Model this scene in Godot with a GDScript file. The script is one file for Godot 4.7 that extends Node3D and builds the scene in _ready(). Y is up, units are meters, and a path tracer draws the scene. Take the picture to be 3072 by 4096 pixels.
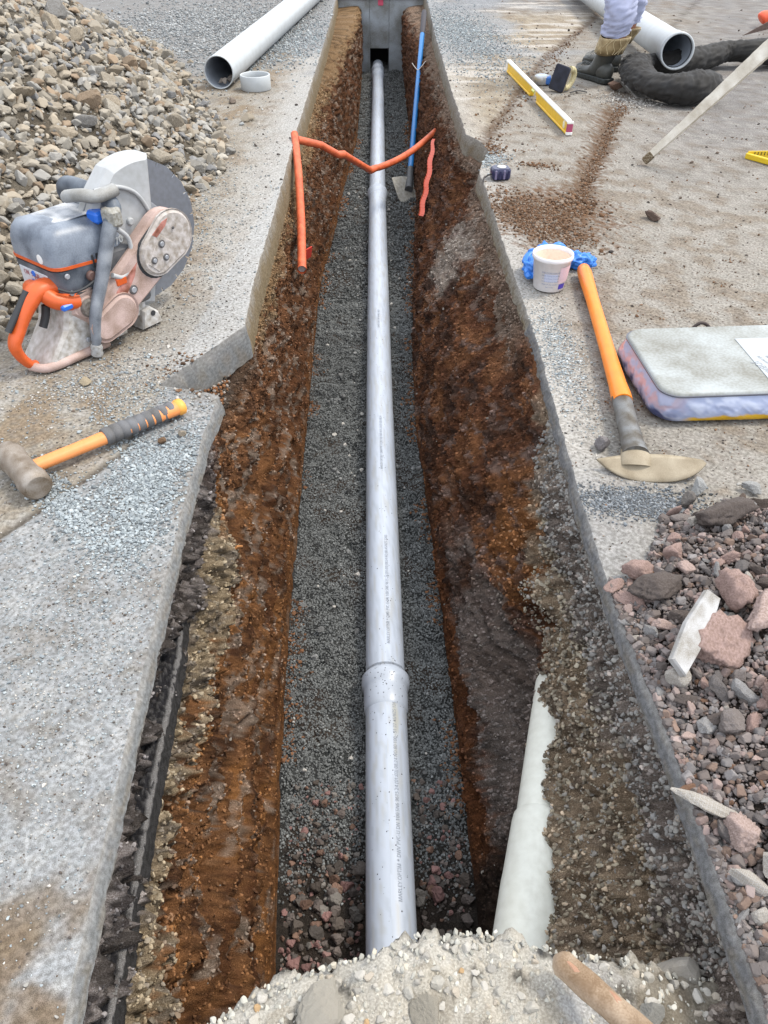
extends Node3D
# A drain trench cut through a concrete yard, seen from just above its near end. x right, y up, the trench runs to -z; the yard is y = 0.

var rng := RandomNumberGenerator.new()
var tex := {}
var mats := {}
var names := {}
var noises := {}
var tris := 0


func _ready() -> void:
	rng.seed = 7
	var cam := Camera3D.new()
	cam.name = "camera"
	add_child(cam)
	cam.position = Vector3(0, 1.05, 0)
	cam.rotation_degrees = Vector3(-40.845, -1.161, 0)
	cam.fov = 67.32
	cam.near = 0.03
	cam.far = 300.0
	cam.current = true
	var we := WorldEnvironment.new()
	we.name = "world_environment"
	var env := Environment.new()
	env.background_mode = Environment.BG_SKY
	var sky := Sky.new()
	var sm := ProceduralSkyMaterial.new()
	sm.sky_top_color = Color(0.93, 0.95, 0.985)
	sm.sky_horizon_color = Color(0.86, 0.885, 0.92)
	sm.sky_curve = 0.2
	sm.ground_bottom_color = Color(0.42, 0.41, 0.40)
	sm.ground_horizon_color = Color(0.52, 0.51, 0.50)
	sky.sky_material = sm
	env.sky = sky
	env.background_energy_multiplier = 0.92
	env.tonemap_mode = Environment.TONE_MAPPER_LINEAR
	env.tonemap_exposure = 2.25
	env.sdfgi_enabled = true
	env.ssao_enabled = true
	env.ssil_enabled = true
	we.environment = env
	add_child(we)
	var sun := DirectionalLight3D.new()
	sun.name = "sun"
	sun.light_color = Color(1.0, 0.97, 0.92)
	sun.light_energy = 0.5
	sun.light_angular_distance = 14.0
	sun.shadow_enabled = true
	add_child(sun)
	sun.look_at_from_position(Vector3.ZERO, Vector3(-0.62, -1.0, 0.16), Vector3.FORWARD)

	textures()
	pavements()
	trench()
	near_end()
	pipes()
	chamber()
	loose_chips()
	stone_heap()
	rubble()
	ground_stones()
	conduit_and_tape()
	trench_shovel()
	cut_off_saw()
	club_hammer()
	tub_and_glove()
	drag_shovel()
	wrapped_tray()
	spirit_level()
	tapes()
	sponge_float()
	loose_pipes()
	filter_sock()
	straightedge()
	far_right_tools()
	person()
	wooden_handle()


# ---------------------------------------------------------------- helpers

func noise(sd: int, freq: float, octaves := 3) -> FastNoiseLite:
	var key := "%d_%f_%d" % [sd, freq, octaves]
	if not noises.has(key):
		var n := FastNoiseLite.new()
		n.seed = sd
		n.noise_type = FastNoiseLite.TYPE_SIMPLEX
		n.frequency = freq
		n.fractal_octaves = octaves
		noises[key] = n
	return noises[key]


func noise_image(sd: int, size: int, freq: float, octaves: int, cell := false) -> PackedByteArray:
	var n := FastNoiseLite.new()
	n.seed = sd
	n.noise_type = FastNoiseLite.TYPE_CELLULAR if cell else FastNoiseLite.TYPE_SIMPLEX
	n.frequency = freq
	n.fractal_octaves = octaves
	if cell:
		n.fractal_type = FastNoiseLite.FRACTAL_NONE
	var im := n.get_seamless_image(size, size)
	im.convert(Image.FORMAT_L8)
	return im.get_data()


func blend(a: PackedByteArray, b: PackedByteArray, wa: float, wb: float, gain: float, mid: float, size: int) -> Image:
	var o := PackedByteArray()
	o.resize(a.size())
	for i in a.size():
		var v := ((a[i] * wa + b[i] * wb) / 255.0 - mid) * gain + 0.5
		o[i] = int(clampf(v, 0.0, 1.0) * 255.0)
	return Image.create_from_data(size, size, false, Image.FORMAT_L8, o)


func tone(im: Image, lo: Color, hi: Color, power := 1.0) -> ImageTexture:
	# grey heights -> a two-colour texture (sRGB values, used as a tint)
	var d := im.get_data()
	var o := PackedByteArray()
	o.resize(d.size() * 3)
	var lut := PackedByteArray()
	for k in 256:
		var c := lo.lerp(hi, pow(k / 255.0, power))
		lut.append(c.r8)
		lut.append(c.g8)
		lut.append(c.b8)
	for i in d.size():
		var k := d[i] * 3
		o[i * 3] = lut[k]
		o[i * 3 + 1] = lut[k + 1]
		o[i * 3 + 2] = lut[k + 2]
	return ImageTexture.create_from_image(Image.create_from_data(im.get_width(), im.get_height(), false, Image.FORMAT_RGB8, o))


func textures() -> void:
	var s := 1024
	var fine := noise_image(1, s, 0.22, 3)
	var mid := noise_image(2, s, 0.03, 5)
	var cells := noise_image(3, s, 0.10, 1, true)
	var cells2 := noise_image(4, s, 0.035, 1, true)
	var conc := blend(fine, mid, 0.55, 0.45, 2.3, 0.5, s)
	tex.conc_h = ImageTexture.create_from_image(conc)
	tex.conc = tone(conc, Color(0.66, 0.65, 0.635), Color(1, 1, 1), 0.9)
	var soil := blend(fine, cells, 0.6, 0.5, 2.4, 0.52, s)
	tex.soil_h = ImageTexture.create_from_image(soil)
	tex.soil = tone(soil, Color(0.52, 0.49, 0.46), Color(1, 1, 1))
	var grit := blend(cells, cells2, 0.7, 0.4, 2.0, 0.5, s)
	tex.grit_h = ImageTexture.create_from_image(grit)
	tex.grit = tone(grit, Color(0.55, 0.55, 0.55), Color(1, 1, 1))
	var s2 := 512
	var g1 := noise_image(11, s2, 0.008, 6)
	var g2 := noise_image(12, s2, 0.16, 3)
	var grime := blend(g1, g2, 0.7, 0.3, 1.7, 0.5, s2)
	tex.grime_h = ImageTexture.create_from_image(grime)
	tex.grime = tone(grime, Color(0.72, 0.69, 0.64), Color(1, 1, 1), 0.8)
	tex.faint = tone(grime, Color(0.93, 0.925, 0.915), Color(1, 1, 1), 0.8)
	tex.mud = tone(blend(g1, g2, 0.75, 0.25, 2.2, 0.5, s2), Color(0.62, 0.55, 0.46), Color(1, 1, 1), 0.8)
	tex.pale_dust = tone(blend(g1, g2, 0.75, 0.25, 2.0, 0.5, s2), Color(0.60, 0.62, 0.65), Color(1, 1, 1), 0.8)


func mat(key: String, c := Color.WHITE, rough := 0.8, metal := 0.0, surf := "", tile := 0.3, relief := 0.0) -> StandardMaterial3D:
	# c is a linear base colour
	if mats.has(key):
		return mats[key]
	var m := StandardMaterial3D.new()
	m.resource_name = key
	m.albedo_color = c.linear_to_srgb()
	m.roughness = rough
	m.metallic = metal
	if surf:
		m.albedo_texture = tex[surf]
		m.uv1_triplanar = true
		m.uv1_scale = Vector3.ONE / tile
		if relief > 0.0:
			m.heightmap_enabled = true
			m.heightmap_texture = tex[{"grime": "grime_h", "faint": "grime_h", "mud": "grime_h", "pale_dust": "grime_h"}.get(surf, surf + "_h")]
			m.heightmap_scale = relief
	mats[key] = m
	return m


func vmat(key: String, surf: String, tile: float, rough := 0.9, relief := 0.3, world := true) -> StandardMaterial3D:
	if mats.has(key):
		return mats[key]
	var m := mat(key, Color.WHITE, rough, 0.0, surf, tile, relief)
	m.vertex_color_use_as_albedo = true
	m.metallic_specular = 0.25
	m.uv1_world_triplanar = world
	return m


func imat(key: String, rough := 0.9) -> StandardMaterial3D:
	# for copies tinted one by one
	if mats.has(key):
		return mats[key]
	var m := mat(key, Color.WHITE, rough)
	m.vertex_color_use_as_albedo = true
	m.metallic_specular = 0.3
	return m


func numbered(called: String) -> String:
	var n: int = names.get(called, 0)
	names[called] = n + 1
	return called if n == 0 else "%s_%03d" % [called, n]


func tag(o: Node3D, label: String, category: String, group := "", kind := "") -> Node3D:
	if label:
		o.set_meta("label", label)
	if category:
		o.set_meta("category", category)
	if group:
		o.set_meta("group", group)
	if kind:
		o.set_meta("kind", kind)
	return o


func thing(called: String, label: String, category: String, at := Vector3.ZERO, basis_ := Basis.IDENTITY, group := "") -> Node3D:
	var o := Node3D.new()
	o.name = numbered(called)
	add_child(o)
	o.transform = Transform3D(basis_, at)
	tag(o, label, category, group)
	return o


func part(called: String, mesh, m: Material, parent: Node3D, label := "") -> MeshInstance3D:
	var o := MeshInstance3D.new()
	o.name = called if parent != self else numbered(called)
	o.mesh = mesh.done() if mesh is MB else mesh
	o.material_override = m
	parent.add_child(o, true)
	if label:
		o.set_meta("label", label)
	return o


func structure(called: String, mesh, m: Material) -> MeshInstance3D:
	var o := part(called, mesh, m, self)
	o.set_meta("kind", "structure")
	return o


func copies(called: String, mesh: Mesh, m: Material, xf: Array, cols: Array, label: String, category: String, parent: Node3D = null) -> MultiMeshInstance3D:
	var mm := MultiMesh.new()
	mm.transform_format = MultiMesh.TRANSFORM_3D
	mm.use_colors = cols.size() > 0
	mm.mesh = mesh
	mm.instance_count = xf.size()
	for i in xf.size():
		mm.set_instance_transform(i, xf[i])
		if cols.size():
			mm.set_instance_color(i, cols[i])
	var o := MultiMeshInstance3D.new()
	o.multimesh = mm
	o.material_override = m
	o.set_meta("kind", "stuff")
	if parent:
		o.name = called
		parent.add_child(o, true)
	else:
		o.name = numbered(called)
		add_child(o, true)
		tag(o, label, category)
	return o


class MB:
	# collects triangles (front faces clockwise) for one mesh
	var st := SurfaceTool.new()
	var x := Transform3D.IDENTITY

	func _init() -> void:
		st.begin(Mesh.PRIMITIVE_TRIANGLES)
		st.set_smooth_group(-1)

	func smooth(on := true) -> MB:
		st.set_smooth_group(0 if on else -1)
		return self

	func tri(a: Vector3, b: Vector3, c: Vector3) -> void:
		st.add_vertex(x * a)
		st.add_vertex(x * b)
		st.add_vertex(x * c)

	func quad(a: Vector3, b: Vector3, c: Vector3, d: Vector3) -> void:
		tri(a, b, c)
		tri(a, c, d)

	func rings(r: Array, close_a := true, close_b := true) -> void:
		# a skin through rings of equal length, each running the same way round
		var n: int = r[0].size()
		for i in r.size() - 1:
			for k in n:
				var k2 := (k + 1) % n
				quad(r[i][k], r[i][k2], r[i + 1][k2], r[i + 1][k])
		st.set_smooth_group(-1)
		if close_a:
			var c := Vector3.ZERO
			for p in r[0]:
				c += p
			c /= n
			for k in n:
				tri(c, r[0][(k + 1) % n], r[0][k])
		if close_b:
			var c := Vector3.ZERO
			for p in r[-1]:
				c += p
			c /= n
			for k in n:
				tri(c, r[-1][k], r[-1][(k + 1) % n])

	func tube(pts: Array, radii, sides := 12, flat := 1.0, cap_a := true, cap_b := true) -> MB:
		# flat < 1 squashes the section along its second axis
		smooth()
		var all := []
		var up := Vector3.UP
		var d0: Vector3 = (pts[1] - pts[0]).normalized()
		if absf(d0.dot(up)) > 0.9:
			up = Vector3.RIGHT
		var side := d0.cross(up).normalized()
		for i in pts.size():
			var d: Vector3
			if i == 0:
				d = pts[1] - pts[0]
			elif i == pts.size() - 1:
				d = pts[i] - pts[i - 1]
			else:
				d = (pts[i + 1] - pts[i]).normalized() + (pts[i] - pts[i - 1]).normalized()
			d = d.normalized()
			side = (side - d * side.dot(d)).normalized()
			var other := side.cross(d)
			var r: float = radii if radii is float else radii[i]
			var ring := []
			for k in sides:
				var a := TAU * k / sides
				ring.append(pts[i] + side * cos(a) * r + other * sin(a) * r * flat)
			all.append(ring)
		rings(all, cap_a, cap_b)
		return self

	func tube_free(p: Array, r: Array, d: Vector3, sides: int) -> MB:
		# rings square to one direction, in any order along it; ends left open
		smooth()
		var side := d.cross(Vector3.UP).normalized()
		var other := side.cross(d)
		var all := []
		for i in p.size():
			var ring := []
			for k in sides:
				var a := TAU * k / sides
				ring.append(p[i] + side * cos(a) * r[i] + other * sin(a) * r[i])
			all.append(ring)
		rings(all, false, false)
		return self

	func lathe(profile: Array, sides := 24) -> MB:
		# profile: Vector2(radius, height) upwards
		smooth()
		for i in profile.size() - 1:
			var a: Vector2 = profile[i]
			var b: Vector2 = profile[i + 1]
			for k in sides:
				var t := TAU * k / sides
				var t2 := TAU * (k + 1) / sides
				var p := Vector3(a.x * cos(t), a.y, a.x * sin(t))
				var q := Vector3(a.x * cos(t2), a.y, a.x * sin(t2))
				var p2 := Vector3(b.x * cos(t), b.y, b.x * sin(t))
				var q2 := Vector3(b.x * cos(t2), b.y, b.x * sin(t2))
				if a.x > 1e-6:
					tri(p, q, q2)
				if b.x > 1e-6:
					tri(p, q2, p2)
		return self

	func prism(poly: PackedVector2Array, z0: float, z1: float, bev := 0.0, soft := false) -> MB:
		# a polygon in x, y drawn out along z, its rims chamfered
		var n := poly.size()
		if Geometry2D.is_polygon_clockwise(poly):
			poly.reverse()
		var inn := PackedVector2Array()
		for i in n:
			var a := (poly[i] - poly[(i + n - 1) % n]).normalized()
			var b := (poly[(i + 1) % n] - poly[i]).normalized()
			var m := (Vector2(-a.y, a.x) + Vector2(-b.y, b.x)).normalized()
			inn.append(poly[i] + m * bev)
		var lay := [[inn, z0], [poly, z0 + bev], [poly, z1 - bev], [inn, z1]] if bev > 0.0 else [[poly, z0], [poly, z1]]
		smooth(soft)
		for l in lay.size() - 1:
			for i in n:
				var j := (i + 1) % n
				var p: Vector2 = lay[l][0][i]
				var q: Vector2 = lay[l][0][j]
				var p2: Vector2 = lay[l + 1][0][i]
				var q2: Vector2 = lay[l + 1][0][j]
				quad(Vector3(p.x, p.y, lay[l][1]), Vector3(p2.x, p2.y, lay[l + 1][1]), Vector3(q2.x, q2.y, lay[l + 1][1]), Vector3(q.x, q.y, lay[l][1]))
		st.set_smooth_group(-1)
		var idx := Geometry2D.triangulate_polygon(inn if bev > 0.0 else poly)
		var cap: PackedVector2Array = inn if bev > 0.0 else poly
		for t in range(0, idx.size(), 3):
			var a := cap[idx[t]]
			var b := cap[idx[t + 1]]
			var c := cap[idx[t + 2]]
			if (b - a).cross(c - a) < 0:
				var sw := b
				b = c
				c = sw
			tri(Vector3(a.x, a.y, z1), Vector3(c.x, c.y, z1), Vector3(b.x, b.y, z1))
			tri(Vector3(a.x, a.y, z0), Vector3(b.x, b.y, z0), Vector3(c.x, c.y, z0))
		return self

	func rbox(at: Vector3, size: Vector3, bev := 0.004, corner := 0.0) -> MB:
		var hx := size.x / 2
		var hy := size.y / 2
		var keep := x
		x = x * Transform3D(Basis.IDENTITY, at)
		prism(rounded(hx, hy, maxf(corner, bev)), -size.z / 2, size.z / 2, bev, false)
		x = keep
		return self

	static func rounded(hx: float, hy: float, r: float, steps := 4) -> PackedVector2Array:
		var p := PackedVector2Array()
		var n := steps if r > 0.006 else 1
		for q in 4:
			var c := Vector2([hx - r, -hx + r, -hx + r, hx - r][q], [hy - r, hy - r, -hy + r, -hy + r][q])
			for k in n + 1:
				var a := PI / 2 * (q + float(k) / n)
				p.append(c + Vector2(cos(a), sin(a)) * r)
		return p

	func ball(c: Vector3, r: Vector3, nu := 14, nv := 9) -> MB:
		smooth()
		for j in nv:
			for i in nu:
				var f := func(ii: int, jj: int) -> Vector3:
					var th := PI * jj / nv
					var ph := TAU * ii / nu
					return c + Vector3(sin(th) * cos(ph), cos(th), sin(th) * sin(ph)) * r
				if j < nv - 1:
					tri(f.call(i, j), f.call(i, j + 1), f.call(i + 1, j + 1))
				if j > 0:
					tri(f.call(i, j), f.call(i + 1, j + 1), f.call(i + 1, j))
		return self

	func done() -> ArrayMesh:
		st.generate_normals()
		return st.commit()


func grid_mesh(p: PackedVector3Array, c: PackedColorArray, nu: int, nv: int, flip := false) -> ArrayMesh:
	# p[i * nv + j]; the face looks along d/di x d/dj, or the other way
	var nor := PackedVector3Array()
	nor.resize(p.size())
	for i in nu:
		var i0 := maxi(i - 1, 0) * nv
		var i1 := mini(i + 1, nu - 1) * nv
		for j in nv:
			var j0 := maxi(j - 1, 0)
			var j1 := mini(j + 1, nv - 1)
			var n := (p[i1 + j] - p[i0 + j]).cross(p[i * nv + j1] - p[i * nv + j0]).normalized()
			nor[i * nv + j] = -n if flip else n
	var idx := PackedInt32Array()
	idx.resize((nu - 1) * (nv - 1) * 6)
	var k := 0
	for i in nu - 1:
		for j in nv - 1:
			var a := i * nv + j
			var b := a + nv
			if flip:
				idx[k] = a; idx[k + 1] = b; idx[k + 2] = a + 1
				idx[k + 3] = b; idx[k + 4] = b + 1; idx[k + 5] = a + 1
			else:
				idx[k] = a; idx[k + 1] = a + 1; idx[k + 2] = b
				idx[k + 3] = b; idx[k + 4] = a + 1; idx[k + 5] = b + 1
			k += 6
	tris += idx.size() / 3
	var arr := []
	arr.resize(Mesh.ARRAY_MAX)
	arr[Mesh.ARRAY_VERTEX] = p
	arr[Mesh.ARRAY_NORMAL] = nor
	if c.size():
		arr[Mesh.ARRAY_COLOR] = c
	arr[Mesh.ARRAY_INDEX] = idx
	var m := ArrayMesh.new()
	m.add_surface_from_arrays(Mesh.PRIMITIVE_TRIANGLES, arr, [], {}, 0)
	return m


func lerp_table(t: Array, z: float) -> float:
	# t: [z, value] pairs with z falling
	if z >= t[0][0]:
		return t[0][1]
	for i in t.size() - 1:
		if z >= t[i + 1][0]:
			var f: float = (t[i][0] - z) / (t[i][0] - t[i + 1][0])
			return lerpf(t[i][1], t[i + 1][1], f)
	return t[-1][1]


func icosphere(sub: int) -> Array:
	# [unit vertices, triangles]
	var g := (1.0 + sqrt(5.0)) / 2.0
	var v := []
	for s in [-1, 1]:
		for t in [-1, 1]:
			v.append(Vector3(0, s, t * g).normalized())
			v.append(Vector3(s, t * g, 0).normalized())
			v.append(Vector3(t * g, 0, s).normalized())
	var f := []
	for i in 12:
		for j in range(i + 1, 12):
			for k in range(j + 1, 12):
				var e: float = maxf(maxf((v[i] - v[j]).length(), (v[j] - v[k]).length()), (v[i] - v[k]).length())
				if e < 1.1:
					f.append([i, j, k])
	for s in sub:
		var nf := []
		var cut := {}
		for t in f:
			var m := []
			for e in 3:
				var a: int = t[e]
				var b: int = t[(e + 1) % 3]
				var key := mini(a, b) * 100000 + maxi(a, b)
				if not cut.has(key):
					cut[key] = v.size()
					v.append(((v[a] + v[b]) / 2).normalized())
				m.append(cut[key])
			nf.append([t[0], m[0], m[2]])
			nf.append([t[1], m[1], m[0]])
			nf.append([t[2], m[2], m[1]])
			nf.append([m[0], m[1], m[2]])
		f = nf
	for t in f:
		if (v[t[1]] - v[t[0]]).cross(v[t[2]] - v[t[0]]).dot(v[t[0]]) > 0:
			t.reverse()
	return [v, f]


var ico := {}


func rock(sd: int, sub := 2, planes := 11, rough := 0.05, stretch := Vector3.ONE, lumpy := 0.0) -> ArrayMesh:
	# a stone of about unit diameter: a ball cut by random planes, then roughened
	if not ico.has(sub):
		ico[sub] = icosphere(sub)
	var r := RandomNumberGenerator.new()
	r.seed = sd
	var pl := []
	for i in planes:
		pl.append([Vector3(r.randfn(), r.randfn(), r.randfn()).normalized(), r.randf_range(0.25, 0.40)])
	var n := noise(sd, 1.7, 3)
	var n2 := noise(sd + 5, 5.0, 2)
	var pos := []
	for d in ico[sub][0]:
		var q := 0.56
		for p in pl:
			var c: float = d.dot(p[0])
			if c > 0.05:
				q = minf(q, p[1] / c)
		q *= 1.0 + rough * (n.get_noise_3dv(d * 1.5) + 0.6 * n2.get_noise_3dv(d)) * 1.5
		q += lumpy * n2.get_noise_3dv(d * 0.8)
		pos.append(d * q * stretch)
	var mb := MB.new()
	mb.smooth(lumpy > 0.0)
	for t in ico[sub][1]:
		mb.tri(pos[t[0]], pos[t[1]], pos[t[2]])
	return mb.done()


func spin(r := rng) -> Basis:
	return Basis(Quaternion(Vector3(r.randfn(), r.randfn(), r.randfn()).normalized(), r.randf() * TAU))


func smoothed(pts: Array, n: int) -> Array:
	# a Catmull-Rom line through the points
	var o := []
	for i in pts.size() - 1:
		var a = pts[maxi(i - 1, 0)]
		var b = pts[i]
		var c = pts[i + 1]
		var d = pts[mini(i + 2, pts.size() - 1)]
		for k in n:
			var t := float(k) / n
			o.append(0.5 * ((2 * b) + (c - a) * t + (2 * a - 5 * b + 4 * c - d) * t * t + (3 * b - a - 3 * c + d) * t * t * t))
	o.append(pts[-1])
	return o


func lettering(s: String, height: float, depth := 0.0006, bold := false) -> ArrayMesh:
	# letters in the x, y plane, centred, facing +z
	var t := TextMesh.new()
	var f := SystemFont.new()
	f.font_names = PackedStringArray(["Droid Sans"])
	if bold:
		f.font_weight = 700
	t.font = f
	t.text = s
	t.font_size = 32
	t.pixel_size = height / 24.0
	t.depth = depth
	t.curve_step = 3.0
	var a := ArrayMesh.new()
	for i in t.get_surface_count():
		a.add_surface_from_arrays(Mesh.PRIMITIVE_TRIANGLES, t.surface_get_arrays(i))
	return a


# ---------------------------------------------------------------- the yard

const LEFT_EDGE := [[2.0, -0.362], [-0.3, -0.368], [-0.47, -0.374], [-0.68, -0.382], [-0.914, -0.387], [-1.2, -0.392], [-1.5, -0.393], [-1.672, -0.380], [-1.695, -0.43], [-1.725, -0.545], [-2.05, -0.357], [-2.31, -0.364], [-3.06, -0.352], [-4.0, -0.343], [-5.7, -0.305], [-7.5, -0.272], [-9.55, -0.26], [-9.62, 0.10], [-80.0, 0.1]]
const RIGHT_EDGE := [[2.0, 0.458], [-0.3, 0.457], [-0.662, 0.453], [-0.9, 0.440], [-1.14, 0.437], [-1.46, 0.448], [-1.9, 0.463], [-2.99, 0.471], [-3.44, 0.474], [-3.55, 0.50], [-3.72, 0.55], [-3.86, 0.54], [-4.0, 0.474], [-4.83, 0.479], [-6.5, 0.506], [-8.3, 0.555], [-9.55, 0.56], [-9.62, 0.105], [-80.0, 0.105]]
const LEFT_THICK := [[2.0, 0.032], [-1.2, 0.034], [-1.66, 0.045], [-1.72, 0.11], [-2.1, 0.10], [-4.0, 0.12], [-9.6, 0.12]]
const RIGHT_THICK := [[2.0, 0.030], [-1.2, 0.032], [-2.0, 0.036], [-3.0, 0.06], [-4.0, 0.09], [-9.6, 0.10]]


func edge_left(z: float) -> float:
	return lerp_table(LEFT_EDGE, z) + 0.0014 * noise(21, 9.0, 3).get_noise_2d(z, 0.0) * clampf(1.0 - z * 0.3, 1.0, 2.5)


func edge_right(z: float) -> float:
	return lerp_table(RIGHT_EDGE, z) + 0.0018 * noise(22, 9.0, 3).get_noise_2d(z, 3.0) * clampf(1.0 - z * 0.3, 1.0, 2.5)


func along(z0: float, z1: float, rate: float, least: float) -> PackedFloat32Array:
	var o := PackedFloat32Array()
	var z := z0
	while z > z1:
		o.append(z)
		z -= maxf(least, absf(z) * rate)
	o.append(z1)
	return o


func dist_line(x: float, z: float, pts: Array) -> float:
	# distance to a polyline, positive on its right as one walks along it
	var best := 1e9
	var sgn := 1.0
	var p := Vector2(x, z)
	for i in pts.size() - 1:
		var a: Vector2 = pts[i]
		var b: Vector2 = pts[i + 1]
		var t := clampf((p - a).dot(b - a) / (b - a).length_squared(), 0, 1)
		var q := a + (b - a) * t
		var d := p.distance_to(q)
		if d < best:
			best = d
			sgn = signf((b - a).cross(p - a))
	return best * sgn


var slab_joint := [Vector2(-0.53, -1.8), Vector2(-0.57, -1.44), Vector2(-0.75, -1.16), Vector2(-1.05, -0.80), Vector2(-1.6, -0.3)]
var groove := [Vector2(0.80, -2.95), Vector2(0.86, -3.18), Vector2(1.10, -3.85), Vector2(1.256, -4.34), Vector2(1.37, -4.55), Vector2(1.50, -5.0), Vector2(1.62, -5.3)]
var tan_line := [Vector2(0.50, -3.72), Vector2(1.146, -5.7), Vector2(1.753, -7.08), Vector2(2.6, -9.2)]


func sm(a: float, b: float, v: float) -> float:
	return smoothstep(a, b, v)


func yard_left(x: float, z: float) -> Array:
	var lo := noise(31, 1.3, 3).get_noise_2d(x, z)
	var md := noise(32, 5.0, 4).get_noise_2d(x, z)
	var hi := noise(33, 26.0, 3).get_noise_2d(x, z)
	var sj := dist_line(x, z, slab_joint)
	var near := 1.0 if z > -1.7 and x > -0.5 else sm(-0.005, 0.02, -sj)
	var c := Color(0.375, 0.338, 0.278).lerp(Color(0.37, 0.392, 0.405), near * 0.9)
	c = c.lerp(Color(0.30, 0.215, 0.13), sm(0.06, 0.5, md + lo * 0.6) * (0.62 - 0.42 * near))
	c = c.lerp(Color(0.24, 0.22, 0.19), sm(0.15, 0.55, hi * 0.7 + md * 0.5) * 0.55)
	c = c.lerp(Color(0.52, 0.52, 0.50), sm(0.0, 0.5, -md * 0.8 + hi * 0.6 - 0.05) * 0.45)
	var d := edge_left(z) - x
	c = c.lerp(Color(0.56, 0.56, 0.54), sm(0.30, 0.02, d + hi * 0.08) * sm(-1.7, -1.9, z) * 0.8)
	c = c.lerp(Color(0.30, 0.31, 0.32), sm(-4.9, -6.2, z + lo * 1.2) * 0.75)
	if absf(sj) < 0.02 and z > -1.6:
		c = c.lerp(Color(0.10, 0.085, 0.07), sm(0.012, 0.003, absf(sj)) * 0.8)
	# rust and mud by the near corner
	c = c.lerp(Color(0.21, 0.15, 0.09), sm(0.0, 0.4, md + 0.25) * sm(-0.55, -0.38, z) * 0.8)
	c = Color(c.r * 0.84, c.g * 0.84, c.b * 0.86) * (1.0 + 0.14 * noise(34, 60.0, 2).get_noise_2d(x, z))
	var y := 0.003 * lo + 0.002 * md + 0.0012 * hi
	y += 0.006 * (near - 1.0) * 0.0 - 0.006 * sm(0.014, 0.002, absf(sj)) * (1.0 if z > -1.62 else 0.0)
	return [c, y]


func yard_right(x: float, z: float) -> Array:
	var lo := noise(41, 1.1, 3).get_noise_2d(x, z)
	var md := noise(42, 6.5, 4).get_noise_2d(x, z * 0.9)
	var hi := noise(43, 28.0, 3).get_noise_2d(x, z)
	var c := Color(0.365, 0.338, 0.295)
	var tl := dist_line(x, z, tan_line)
	var tan_zone := sm(-0.02, 0.06, -tl) * sm(-3.2, -3.9, z)
	var grey := sm(0.4, 1.1, tl) * sm(-2.6, -4.6, z)
	c = c.lerp(Color(0.43, 0.36, 0.26), tan_zone * 0.8)
	c = c.lerp(Color(0.275, 0.262, 0.25), maxf(grey, sm(-7.2, -8.0, z)))
	var far_crack := absf(dist_line(x, z, [Vector2(2.0, -5.9), Vector2(2.15, -6.4), Vector2(2.55, -7.3), Vector2(3.2, -8.6)]) + 0.02 * md)
	c = c.lerp(Color(0.09, 0.075, 0.065), sm(0.022, 0.006, far_crack) * 0.8)
	c = c.lerp(Color(0.27, 0.205, 0.14), sm(0.05, 0.5, md + lo * 0.6 - 0.05) * (0.48 - 0.3 * grey))
	c = c.lerp(Color(0.19, 0.165, 0.14), sm(0.15, 0.6, hi * 0.7 + md * 0.5) * 0.55)
	c = c.lerp(Color(0.47, 0.445, 0.40), sm(0.05, 0.5, -md * 0.8 + hi * 0.6 - 0.05) * 0.4)
	var d := x - edge_right(z)
	c = c.lerp(Color(0.55, 0.53, 0.49), sm(0.16, 0.01, d + hi * 0.05) * (0.7 if z > -3.4 else 0.55))
	# long pale drag marks across the far tan slab
	if z < -4.6:
		var w := noise(44, 1.6, 2).get_noise_2d(x * 0.5, z * 3.0)
		c = c.lerp(Color(0.62, 0.58, 0.52), sm(0.28, 0.42, w) * tan_zone * 0.8)
		c = c.lerp(Color(0.34, 0.36, 0.38), sm(0.9, 0.2, d + lo * 0.6) * sm(-5.2, -6.0, z) * 0.7)
	var g := absf(dist_line(x, z, groove))
	c = c.lerp(Color(0.15, 0.085, 0.045), sm(0.085, 0.02, g + 0.07 * hi) * sm(-5.2, -4.4, z) * 0.85)
	c = c.lerp(Color(0.14, 0.09, 0.055), sm(0.05, 0.0, absf(tl) + 0.04 * hi) * sm(-3.4, -3.9, z) * 0.8)
	# spilt soil between the edge and the groove
	var sp := Vector2((x - 0.68) / 0.26, (z + 2.92) / 0.34).length()
	c = c.lerp(Color(0.17, 0.095, 0.05), sm(1.1, 0.5, sp + 0.6 * hi + 0.4 * md) * 0.9)
	c = c.lerp(Color(0.27, 0.275, 0.28), sm(-1.45, -1.25, z) * sm(0.3, 0.0, d) * 0.5)
	c = Color(c.r * 0.88, c.g * 0.89, c.b * 0.92) * (1.0 + 0.16 * noise(46, 60.0, 2).get_noise_2d(x, z))
	var y := 0.003 * lo + 0.0025 * md + 0.0014 * hi
	y -= 0.009 * sm(0.07, 0.01, g) + 0.006 * sm(0.02, 0.0, absf(tl))
	y -= 0.02 * sm(0.6, 0.0, Vector2(x - 1.75, z + 5.0).length())
	return [c, y]


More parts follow.
